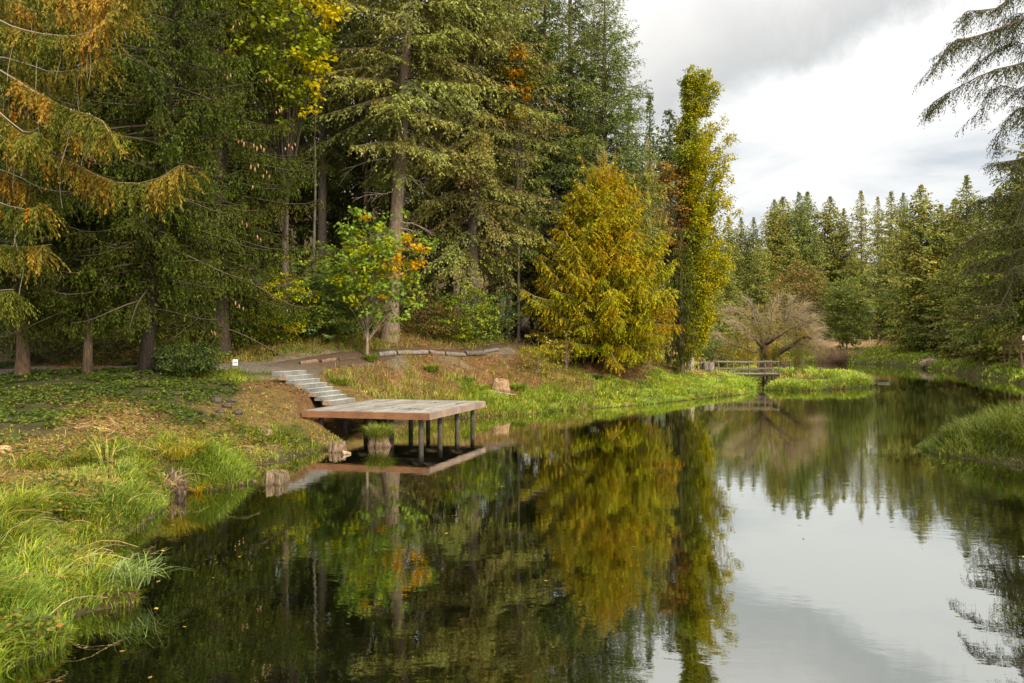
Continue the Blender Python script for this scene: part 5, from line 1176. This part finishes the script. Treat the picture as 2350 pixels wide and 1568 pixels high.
# ------------------------------------------------------------------ willow
g = rng(91); wx0, wy0 = (1755 - CX) / F * 62, 62.0; wz0 = gz(wx0, wy0)
wl = thing('willow_tree', (wx0, wy0, wz0 - .05), 'old gnarled willow with a leaning trunk and bare pinkish twigs on the island', 'willow')
def wpt(px, py, D=62.): return P(px, py, D) - np.array([wx0, wy0, wz0])
def wlimb(pts, r0_, r1_, name='limb', col=(.13, .085, .055)):
    q = resample(np.array([wpt(*a) for a in pts]), 16); mm = MB(); tubes(mm, q + np.cumsum(g.normal(0, .008, q.shape), 0), r0_ + (r1_ - r0_) * np.linspace(0, 1, 16) ** .8, 9, col); mm.build(name, M_BARK, wl, smooth=True); return q
wlimb([(1754, 856), (1758, 838), (1764, 822), (1757, 806), (1756, 792)], .56, .36, 'trunk', (.23, .15, .10))
L_ = [wlimb([(1760, 815), (1752, 800), (1748, 780), (1746, 765), (1735, 750), (1722, 742)], .26, .06), wlimb([(1766, 822), (1790, 806, 61.5), (1815, 793, 61), (1838, 776, 60.5), (1850, 772, 60), (1862, 778, 60)], .30, .07),
      wlimb([(1757, 795), (1765, 778), (1780, 768), (1796, 766), (1802, 745), (1800, 725), (1815, 712)], .20, .03), wlimb([(1750, 785), (1748, 765), (1746, 745), (1740, 725), (1736, 712)], .18, .03),
      wlimb([(1740, 806), (1725, 806), (1700, 795), (1680, 790), (1665, 780), (1650, 768), (1644, 756)], .11, .03, 'limb', (.36, .27, .19)), wlimb([(1840, 778, 61), (1855, 768, 61), (1872, 758, 61)], .07, .02, 'limb', (.40, .32, .24)),
      wlimb([(1780, 768), (1788, 750), (1800, 735), (1825, 726), (1850, 735)], .10, .03), wlimb([(1757, 795), (1762, 760, 63.5), (1770, 725, 64), (1780, 700, 64)], .16, .03), wlimb([(1752, 798), (1725, 770, 60.5), (1700, 745, 60), (1680, 740, 60)], .13, .03), wlimb([(1830, 785, 61), (1845, 790, 62), (1862, 786, 63), (1880, 790, 63)], .08, .02),
      wlimb([(1748, 780), (1742, 745), (1725, 705), (1712, 685)], .10, .02), wlimb([(1765, 778), (1768, 740), (1775, 705), (1790, 680)], .10, .02), wlimb([(1796, 766), (1820, 735), (1840, 705), (1845, 700)], .09, .02), wlimb([(1802, 745), (1812, 710), (1810, 685)], .06, .02), wlimb([(1746, 765), (1715, 760), (1690, 735), (1675, 715)], .08, .02), wlimb([(1838, 776), (1860, 745), (1862, 725)], .06, .02), wlimb([(1735, 750), (1715, 725), (1695, 712), (1680, 716)], .06, .02), wlimb([(1757, 790), (1790, 770, 59.5), (1825, 750, 59), (1855, 750, 59)], .12, .03)]
n = 3000; src = np.vstack([q[5:] for q in L_]); i = g.integers(0, len(src), n); p0 = src[i] + g.normal(0, .10, (n, 3))
ctr = np.array([.35, 0, 2.4]); d0 = unit((p0 - ctr) * [1, 1, .7] + g.normal(0, 1.6, (n, 3))); d0[:, 2] = np.abs(d0[:, 2]) * .9 + .25; d0 = unit(d0); s = np.linspace(0, 1, 7); Lw = g.uniform(.4, 1.5, n)
tw = p0[:, None] + d0[:, None] * (Lw[:, None] * s)[..., None] + np.stack([0 * Lw[:, None] * s, 0 * Lw[:, None] * s, -(Lw * g.uniform(.10, .75, n))[:, None] * s ** 2.2], -1) + np.cumsum(g.normal(0, .018, (n, 7, 3)), 1)
cw = np.array([(.33, .25, .165), (.38, .29, .185), (.32, .28, .13), (.28, .20, .135)])[g.integers(0, 4, n)]
mm = MB(); tubes(mm, tw, np.full((n, 1), .0085) * np.linspace(1, .45, 7)[None], 3, cw); mm.build('twigs', M_TWIG, wl)
# hanging leafy strands
mm = MB()
for (px, py, wpx, ln, nn, col, D) in [(1766, 798, 9, 1.1, 40, (.42, .28, .03), 61.6), (1752, 800, 8, 1.1, 30, (.12, .13, .03), 61.4), (1780, 796, 10, 1.2, 34, (.16, .15, .03), 61.3), (1832, 800, 12, 1.6, 70, (.20, .18, .05), 60.5), (1715, 800, 16, 1.0, 60, (.24, .20, .05), 61), (1670, 790, 14, .9, 40, (.27, .20, .06), 61), (1800, 745, 28, 1.2, 70, (.24, .19, .05), 61), (1740, 745, 36, 1.1, 80, (.20, .17, .05), 61.5), (1845, 755, 22, 1.3, 70, (.26, .20, .05), 60.5), (1700, 765, 25, 1.2, 60, (.20, .17, .05), 61)]:
    for q in range(nn):
        p_ = wpt(px + g.normal(0, wpx * .6), py + g.normal(0, 5), D + g.normal(0, .6)); m_ = int(ln * 22 * g.uniform(.5, 1.2)); t_ = np.arange(m_) / 22.
        pos = p_ + np.stack([.05 * np.sin(t_ * 4 + q), .03 * np.cos(t_ * 5 + q), -t_], 1)
        leaf_quads(mm, pos, unit(g.normal(0, .5, (m_, 3)) + [0, 0, -1.]), np.full(m_, .13), np.full(m_, .028), g.uniform(0, 3, m_), np.array(col) * g.uniform(.7, 1.3, (m_, 1)))
mm.build('leaves', M_BROAD, wl)

# ------------------------------------------------------------------ bench, table, sapling on the island
bD = 65.5; bX = (1806 - CX) / F * bD; M_DARKW = mat_wood('dark_bench_wood', stretch=(2, 2, 2))
bn = thing('park_bench', (bX, bD, gz(bX, bD)), 'dark slatted park bench with armrests on the island right of the willow', 'bench', rz=.45); bc = np.array([.085, .06, .045])
mm = MB(); [box(mm, (0, -.22 + .10 * k, .44), (.58, 0, 0), (0, .042, 0), (0, 0, .014), bc * 1.3) for k in range(5)]; mm.build('seat', M_DARKW, bn)
mm = MB(); [box(mm, (-.54 + .12 * k, .25, .66), (.03, 0, 0), (0, .012, 0), (0, 0, .17), bc) for k in range(10)]; box(mm, (0, .25, .85), (.58, 0, 0), (0, .02, 0), (0, 0, .03), bc); box(mm, (0, .25, .49), (.58, 0, 0), (0, .018, 0), (0, 0, .02), bc); mm.build('backrest', M_DARKW, bn)
for sx in (-1, 1):
    mm = MB(); box(mm, (sx * .57, -.02, .65), (.03, 0, 0), (0, .28, 0), (0, 0, .018), bc); mm.build('armrest', M_DARKW, bn)
    for yy, hh in ((-.25, .64), (.25, .88)):
        mm = MB(); box(mm, (sx * .57, yy + .024 * np.sign(yy), hh / 2 - .03), (.028, 0, 0), (0, .028, 0), (0, 0, hh / 2), bc); mm.build('leg', M_DARKW, bn)
tD = 66.5; tX = (1880 - CX) / F * tD; tb = thing('low_table', (tX, tD, gz(tX, tD)), 'tiny dark wooden stool on the island lawn right of the slim bare stem', 'stool')
mm = MB(); [box(mm, (0, -.11 + .075 * k, .36), (.21, 0, 0), (0, .034, 0), (0, 0, .018), (.30, .25, .21)) for k in range(4)]; mm.build('top', M_DARKW, tb)
for sx in (-1, 1):
    for sy in (-1, 1):
        mm = MB(); box(mm, (sx * .13, sy * .09, .15), (.028, 0, 0), (0, .028, 0), (0, 0, .19), bc); mm.build('leg', M_DARKW, tb)
sD = 62.5; sX = (1841 - CX) / F * sD; sl = thing('bare_sapling', (sX, sD, gz(sX, sD) - .05), 'slim straight bare stem with a whitish foot standing on the island', 'sapling')
mm = MB(); z = np.linspace(0, 1, 12); tubes(mm, np.stack([.05 * np.sin(z * 5), 0 * z, z * 4.6], 1), .055 * (1 - .7 * z), 8, np.repeat([(.30, .24, .19)], 1, 0)); mm.build('trunk', M_BARK, sl, smooth=True)
mm = MB()
for q in range(40):
    z0 = g.uniform(1.9, 4.6); a_ = g.uniform(0, 6.3); L = g.uniform(.4, 1.0); s = np.linspace(0, 1, 5); tubes(mm, np.stack([np.cos(a_) * L * s, np.sin(a_) * L * s, z0 + L * (.8 * s - .3 * s * s)], 1), .010 * np.linspace(1, .3, 5), 3, (.34, .25, .18))
mm.build('twigs', M_TWIG, sl)

# ------------------------------------------------------------------ far fence, posts, root pile, boards
fe = thing('wire_fence', (0, 0, 0), 'line of pale wooden posts and wire along the far bank', 'fence'); tops = []
for px, pt, D in [(1619, 795, 108), (1700, 797, 112), (1780, 797, 116), (1852, 794, 118), (1912, 796, 119), (1960, 793, 118.5), (1996, 792, 117), (2042, 789, 115), (2094, 793, 111), (2137, 796, 106)]:
    x_ = (px - CX) / F * D; z_ = gz(x_, D); h_ = 1.05; mm = MB(); tubes(mm, np.array([[0, 0, -.2], [0, 0, h_ * .5], [.02, 0, h_]]) + [x_, D, z_], [.075, .075, .07], 7, (.46, .40, .31), cap=True); mm.build('post', M_RAIL, fe); tops.append((x_, D, z_ + h_))
tops = np.array(tops)
for dz in (-.1, -.5):
    mm = MB(); tubes(mm, tops + [0, -.09, dz], np.full(len(tops), .012), 4, (.25, .23, .2)); mm.build('wire', M_TWIG, fe)
D = 120; x_ = (2065 - CX) / F * D; mk = thing('marker_post', (x_, D, gz(x_, D)), 'short post with a white cap on the brown far bank', 'post'); mm = MB(); tubes(mm, np.array([[0, 0, -.1], [0, 0, .75]]), [.09, .09], 8, (.30, .26, .22), cap=True); mm.build('shaft', M_RAIL, mk); mm = MB(); tubes(mm, np.array([[0, 0, .76], [0, 0, .95]]), [.11, .09], 8, (.72, .70, .66), cap=True); mm.build('cap', M_PAINT, mk)
rp = thing('brush_pile', ((2134 - CX) / F * 86.5, 86.5, .35), 'bleached tangle of roots and sticks at the far water edge', 'brush pile'); mm = MB(); n = 420; s = np.linspace(0, 1, 4)
th = g.uniform(0, 6.3, n); ph = g.uniform(.05, 1.5, n); c0 = np.stack([np.cos(th) * np.cos(ph) * 1.05, np.sin(th) * np.cos(ph) * .7, np.sin(ph) * .62], 1) * g.uniform(.75, 1.05, (n, 1)); dd = unit(g.normal(0, 1, (n, 3)) * [1, 1, .6]) * g.uniform(.25, .7, (n, 1))
tubes(mm, c0[:, None] + dd[:, None] * (s - .5)[None, :, None] + g.normal(0, .05, (n, 4, 3)), np.full((n, 4), .022) * g.uniform(.5, 1.4, (n, 1)), 4, np.array([(.52, .41, .30), (.44, .33, .23), (.60, .50, .38)])[g.integers(0, 3, n)]); mm.build('sticks', M_TWIG, rp)
D = 62; x_ = (2348.5 - CX) / F * D; nb_ = thing('notice_board', (x_ + .12, D, gz(x_, D)), 'pale square notice on a post at the right edge', 'sign'); zc_ = CAMZ - (775 - HY) / F * D - gz(x_, D)
mm = MB(); box(mm, (0, .05, zc_ / 2), (.035, 0, 0), (0, .03, 0), (0, 0, zc_ / 2 + .15), (.2, .16, .12)); mm.build('post', M_STUMP, nb_); mm = MB(); box(mm, (0, 0, zc_), (.20, 0, 0), (0, .012, 0), (0, 0, .21), (.62, .52, .44)); mm.build('panel', M_PAINT, nb_)
# mooring boom lying off the island tip
bo = thing('floating_boom', (0, 0, 0), 'thin pale pole floating off the island tip', 'pole'); p0, p1 = P(2014, 880, 0.), P(2040, 880, 0.); D = F * CAMZ / (881 - HY); mm = MB()
tubes(mm, np.array([[(2014 - CX) / F * D, D, .05], [(2042 - CX) / F * D, D + .1, .05]]), [.022, .02], 7, (.25, .22, .18), cap=True); mm.build('pole', M_RAIL, bo)
# ------------------------------------------------------------------ ground cover
def scatter(seed, n, x0, x1, y0, y1, dmin=0.0):
    g2 = rng(seed); x = g2.uniform(x0, x1, n); y = g2.uniform(y0, y1, n)
    k = (x > -y * .80 - 2.5) & (x < y * 1.05 + 4) & (y > 3)
    x, y = x[k], y[k]; d = shore_d(x, y); k = d > dmin; x, y, d = x[k], y[k], d[k]
    return g2, x, y, d, zone(x, y)
def deck_mask(x, y):
    # nothing grows through the deck, the steps or the path
    rx, ry = x - A0[0], y - A0[1]; det = wv[0] * uv[1] - wv[1] * uv[0]; s_ = (rx * uv[1] - ry * uv[0]) / det; t_ = (wv[0] * ry - wv[1] * rx) / det
    on = (s_ > .35) & (s_ < Wl) & (t_ > 0) & (t_ < Ul)
    qx, qy = x + 6.55, y - 28.75; a_ = -(qx * .96) + qy * .28; b_ = qx * .345 + qy * .94
    on |= (a_ > -.3) & (a_ < 2.5) & (b_ > -.1) & (b_ < 1.75)
    pd = np.min(np.hypot(x[:, None] - pc[None, ::2, 0], y[:, None] - pc[None, ::2, 1]) - hw[None, ::2], 1)
    return on | (pd < -.05)
LUSH = np.array([(.185, .230, .036), (.140, .198, .040), (.245, .265, .040), (.118, .172, .044)]); DRY = np.array([(.32, .23, .085), (.27, .22, .06), (.22, .20, .045), (.38, .28, .13)])
def grass(name, lab, seed, n, box_, h, w_, lean, dens, tint=1.0, hz=None, downhill=.6):
    g2, x, y, d, zw_ = scatter(seed, n, *box_)
    clump = fbm(x * .8, y * .8, seed + 3, 3); keep = g2.random(len(x)) < np.clip(dens(zw_, d, clump, x, y), 0, 1)
    keep &= ~deck_mask(x, y); x, y, d, zw_, clump = x[keep], y[keep], d[keep], zw_[keep], clump[keep]; N = len(x)
    z = ground(x, y); e = .25; sx = (ground(x + e, y) - z) / e; sy = (ground(x, y + e) - z) / e
    az_ = np.arctan2(-sy, -sx) + (fbm(x * 1.6, y * 1.6, seed + 30, 2) - .5) * 7 + g2.normal(0, .55, N); az_ = np.where(g2.random(N) < .38, g2.uniform(0, 6.3, N), az_)
    dry = (zw_[:, 1] + zw_[:, 2] * .8); pd_ = np.clip(dry * .9 + (fbm(x * .5, y * .5, seed + 9, 3) - .55) * 1.6, .04, .92)
    isd = g2.random(N) < pd_
    stem = g2.random(N) < .03; hue = np.clip((fbm(x * .35, y * .35, seed + 5, 3) * 4.6 - .6 + g2.normal(0, .5, N)).astype(int), 0, 3)
    c = LUSH[hue]; isd |= stem; c[isd] = DRY[g2.integers(0, 4, isd.sum())]; c = c * g2.uniform(.6, 1.4, (N, 1)) * tint * (.62 + .8 * fbm(x * .55 + 4, y * .55, seed + 60, 3))[:, None]
    hh = h * g2.uniform(.45, 1.15, N) * np.clip(.25 + 2.6 * (fbm(x * 1.9, y * 1.9, seed + 40, 2) - .22), .3, 1.25) * np.where(isd, .9, 1.0)
    if hz is not None: hh = hh * hz(zw_, d, x, y)
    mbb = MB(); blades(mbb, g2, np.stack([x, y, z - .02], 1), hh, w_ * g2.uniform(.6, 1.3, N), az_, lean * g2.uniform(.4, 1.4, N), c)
    o2 = mbb.build(name, M_GRASS); tag(o2, lab, 'grass', kind='stuff'); return N
G_ = lambda zw_: zw_[:, 0] + zw_[:, 1] * .45
nb_tot = []
nb_tot.append(grass('bank_grass', 'long green grass spilling down the near left bank', 1, 260000, (-14, -3, 5.5, 21), .46, .015, .75, lambda z, d, c, x, y: (z[:, 0] * 1.1 + z[:, 1] * .5 + z[:, 2] * .05) * (c > .18), hz=lambda z, d, x, y: (.35 + .75 * z[:, 0]) * np.clip(.45 + d * .5, 0, 1), tint=.95))
nb_tot.append(grass('slope_grass', 'short dry and green grass on the slope round the steps and deck', 2, 150000, (-17, 3, 18.5, 42), .24, .017, .8, lambda z, d, c, x, y: z[:, 0] * 1.0 + z[:, 1] * .55 + z[:, 2] * .05, hz=lambda z, d, x, y: .45 + .95 * z[:, 0]))
nb_tot.append(grass('strip_grass', 'bright green strip of grass along the water behind the deck', 3, 170000, (-2, 20, 33, 60), .27, .024, .8, lambda z, d, c, x, y: z[:, 0] * 1.0 + z[:, 1] * .45 + z[:, 2] * .03, tint=1.55, hz=lambda z, d, x, y: .5 + .6 * z[:, 0]))
nb_tot.append(grass('island_grass', 'tall bright grass fringing the island', 4, 60000, (14, 30, 50, 74), .50, .034, .9, lambda z, d, c, x, y: z[:, 0] * (1.0) * (d < 9), tint=1.5, hz=lambda z, d, x, y: np.clip(1.30 - d * .5, .07, 1.2)))
nb_tot.append(grass('meadow_grass', 'yellow-green meadow grass beyond the poplar', 5, 60000, (6, 34, 56, 128), .45, .06, .6, lambda z, d, c, x, y: z[:, 0] + z[:, 1], tint=1.4))
nb_tot.append(grass('far_bank_grass', 'green grass along the far and right shores', 6, 160000, (26, 62, 40, 126), .36, .06, .8, lambda z, d, c, x, y: z[:, 0] * 1.0 + z[:, 1] * .3 + z[:, 2] * .04, tint=1.35, hz=lambda z, d, x, y: .8 + .3 * z[:, 0]))
nb_tot.append(grass('spit_grass', 'dense deep green grass on the low spit entering from the right', 7, 190000, (12, 33, 16, 36), .85, .018, .75, lambda z, d, c, x, y: z[:, 0] * 1.0, tint=.55, hz=lambda z, d, x, y: np.clip(.30 + d * .42, .3, 1.15)))
nb_tot.append(grass('hill_grass', 'golden dry grass on the slope above the path', 8, 120000, (-19, 4, 33, 52), .42, .024, .6, lambda z, d, c, x, y: z[:, 1] * 1.1 + z[:, 0] * .8 + z[:, 2] * .12, tint=.9))

# ivy on the shaded bank
g2, x, y, d, zw_ = scatter(21, 150000, -26, -4, 14, 32)
k = g2.random(len(x)) < zw_[:, 3] * 1.15 + .06 * zw_[:, 2]; k &= ~deck_mask(x, y); k &= fbm(x * 1.1, y * 1.1, 50, 4) > .40 + .1 * (zw_[:, 3] < .7); x, y = x[k], y[k]; N = len(x); z = ground(x, y) + .02 + .22 * g2.random(N) * fbm(x * 1.5, y * 1.5, 55, 3)
IVY = np.array([(-0.05, 0), (.10, .42), (.42, .30), (.55, .50), (1, 0), (.55, -.50), (.42, -.30), (.10, -.42)])
a = g2.uniform(0, 6.3, N); dd = unit(np.stack([np.cos(a), np.sin(a), g2.normal(-.1, .3, N)], 1)); nr = unit(g2.normal(0, .38, (N, 3)) + np.array([.1, -.25, 1.]))
cI = np.array([(.065, .092, .020), (.050, .074, .018), (.135, .150, .026), (.105, .12, .03), (.24, .17, .045)])[np.clip((fbm(x * .8, y * .8, 77, 3) * 3.2 - .4 + g2.normal(0, .9, N)).astype(int), 0, 4)] * g2.uniform(.7, 1.3, (N, 1))
mbb = MB(); leaves(mbb, g2, np.stack([x, y, z], 1), dd, nr, g2.uniform(.035, .10, N), cI, IVY); o2 = mbb.build('ivy', M_BROAD); tag(o2, 'carpet of dark ivy under the spruces on the left bank', 'ivy', kind='stuff')

# fallen leaves, needles and straw on the bare slopes
def litter(name, lab, seed, n, box_, L, W, cols, wz):
    g2, x, y, d, zw_ = scatter(seed, n, *box_); k = g2.random(len(x)) < wz(zw_, x, y); k &= ~deck_mask(x, y); x, y = x[k], y[k]; N = len(x); z = ground(x, y)
    e = .2; gx_ = (ground(x + e, y) - z) / e; gy_ = (ground(x, y + e) - z) / e; a = g2.uniform(0, 6.3, N); dx, dy = np.cos(a), np.sin(a)
    dd = unit(np.stack([dx, dy, dx * gx_ + dy * gy_ + g2.normal(0.02, .18, N)], 1))
    mbb = MB(); leaf_quads(mbb, np.stack([x, y, z + .012], 1), dd, L * g2.uniform(.5, 1.3, N), W * g2.uniform(.6, 1.3, N), g2.normal(0, .5, N), np.array(cols)[g2.integers(0, len(cols), N)] * g2.uniform(.65, 1.3, (N, 1)), 0, .05)
    o2 = mbb.build(name, M_LITTER); tag(o2, lab, 'litter', kind='stuff')
litter('fallen_leaves', 'brown fallen leaves and dead bracken over the bare banks', 31, 150000, (-20, 12, 16, 56), .13, .045, [(.18, .095, .042), (.25, .14, .065), (.13, .07, .033), (.31, .19, .09), (.09, .05, .03)], lambda z, x, y: z[:, 2] * .9 + z[:, 1] * .25 + z[:, 3] * .04 + z[:, 5] * .3)
litter('dry_straw', 'matted straw and dead stalks on the near bank', 32, 60000, (-14, -6, 12, 24), .34, .011, [(.40, .27, .13), (.32, .20, .09), (.26, .15, .07), (.46, .34, .18)], lambda z, x, y: z[:, 2] * .9 * (fbm(x * .9, y * .9, 70, 3) > .42) + z[:, 1] * .5)
litter('shore_litter', 'dead leaves and bark over the right and far banks', 33, 60000, (30, 70, 50, 130), .28, .10, [(.20, .11, .05), (.27, .16, .09), (.14, .08, .05)], lambda z, x, y: z[:, 2] + z[:, 5] * .7)

# broad-leaved weeds among the near grass, and leaves and specks floating on the pond
g2, x, y, d, zw_ = scatter(41, 14000, -14, -3, 6, 25); k = (fbm(x * .9, y * .9, 90, 3) > .52) & (g2.random(len(x)) < zw_[:, 0] * .6 + zw_[:, 1] * .6 + zw_[:, 2] * .4) & ~deck_mask(x, y); x, y = x[k], y[k]; n_ = 9
i = np.repeat(np.arange(len(x)), n_); N = len(i); a = g2.uniform(0, 6.3, N); px_ = x[i] + g2.normal(0, .10, N); py_ = y[i] + g2.normal(0, .10, N); pz_ = ground(x, y)[i] + g2.uniform(.02, .30, N)
dd = unit(np.stack([np.cos(a), np.sin(a), g2.normal(0, .3, N)], 1)); nr = unit(g2.normal(0, .4, (N, 3)) + np.array([0, -.2, 1.]))
mbb = MB(); leaves(mbb, g2, np.stack([px_, py_, pz_], 1), dd, nr, g2.uniform(.04, .11, N), np.array([(.13, .17, .03), (.09, .12, .03), (.20, .17, .04), (.24, .14, .04), (.07, .09, .025)])[g2.integers(0, 5, N)] * g2.uniform(.7, 1.2, (N, 1)), OVAL)
tag(mbb.build('weeds', M_BROAD), 'low broad-leaved weeds mixed into the near bank grass', 'weeds', kind='stuff')
n = 900; x = g2.uniform(-7, 22, n); y = 7 + 40 * g2.random(n) ** 1.6; d = shore_d(x, y); k = (d < -.1) & ((d > -1.6) | (g2.random(n) < .16)) & (np.abs(x) < y * .75); x, y = x[k], y[k]; N = len(x); a = g2.uniform(0, 6.3, N)
mbb = MB(); leaves(mbb, g2, np.stack([x, y, np.full(N, .006)], 1), np.stack([np.cos(a), np.sin(a), 0 * a], 1), np.tile([[0, 0, 1.]], (N, 1)), g2.uniform(.03, .09, N), np.array([(.35, .24, .06), (.22, .14, .05), (.30, .28, .08), (.16, .11, .05)])[g2.integers(0, 4, N)], OVAL, fold=.04)
tag(mbb.build('floating_leaves', M_LITTER), 'fallen leaves and specks floating on the dark water', 'leaves', kind='stuff')
# bent dead stalks over the near grass
g2, x, y, d, zw_ = scatter(43, 500, -13, -4, 7, 22); k = (zw_[:, 0] > .5) & ~deck_mask(x, y); x, y = x[k][:150], y[k][:150]; N = len(x); s = np.linspace(0, 1, 6); a = g2.uniform(-1.2, 1.4, N); L = g2.uniform(.5, 1.2, N); z = ground(x, y)
st = np.stack([x[:, None] + np.cos(a)[:, None] * L[:, None] * .8 * s ** 1.5, y[:, None] + np.sin(a)[:, None] * L[:, None] * .8 * s ** 1.5, z[:, None] + L[:, None] * (.75 * s - .55 * s ** 2.4)], -1)
mbb = MB(); tubes(mbb, st, np.full((N, 1), .007) * np.linspace(1, .5, 6)[None], 3, np.array([(.38, .27, .14), (.30, .19, .09)])[g2.integers(0, 2, N)]); tag(mbb.build('dead_stalks', M_TWIG), 'bent straw-coloured dead stalks among the near grass', 'stalks', kind='stuff')
# small weed clumps on the brown bank behind the deck
for k_, (px, D, r_, h_, c_, lab) in enumerate([(990, 38.6, .35, .45, GP, 'green weed clump on the brown bank just below the longest bleached log'), (1065, 39.2, .55, .35, GP, 'low green weed patch on the bank above the back corner of the deck'), (1190, 40.2, .30, .55, GP, 'dark green weed clump just right of the sandy stump'), (1105, 39.0, .5, .3, [(.16, .20, .03)], 'flat green weed patch just left of the sandy stump'), (778, 33.0, .4, .35, GP, 'green weed tuft right of the middle steps'), (1365, 45.0, .45, .3, [(.07, .11, .03)], 'dark green weed tuft on the lit grass below the golden cedar'), (850, 37.0, .25, .45, GP, 'ivy-green sprout at the foot of the young maple stem')]):
    X_ = (px - CX) / F * D; o2 = thing('weed_clump', (X_, D, gz(X_, D) - .02), lab, 'weeds', 'weed clumps on the bank'); tuft(700 + k_, 260, r_, h_, c_, .8, .03).build('leaves', M_GRASS, o2)
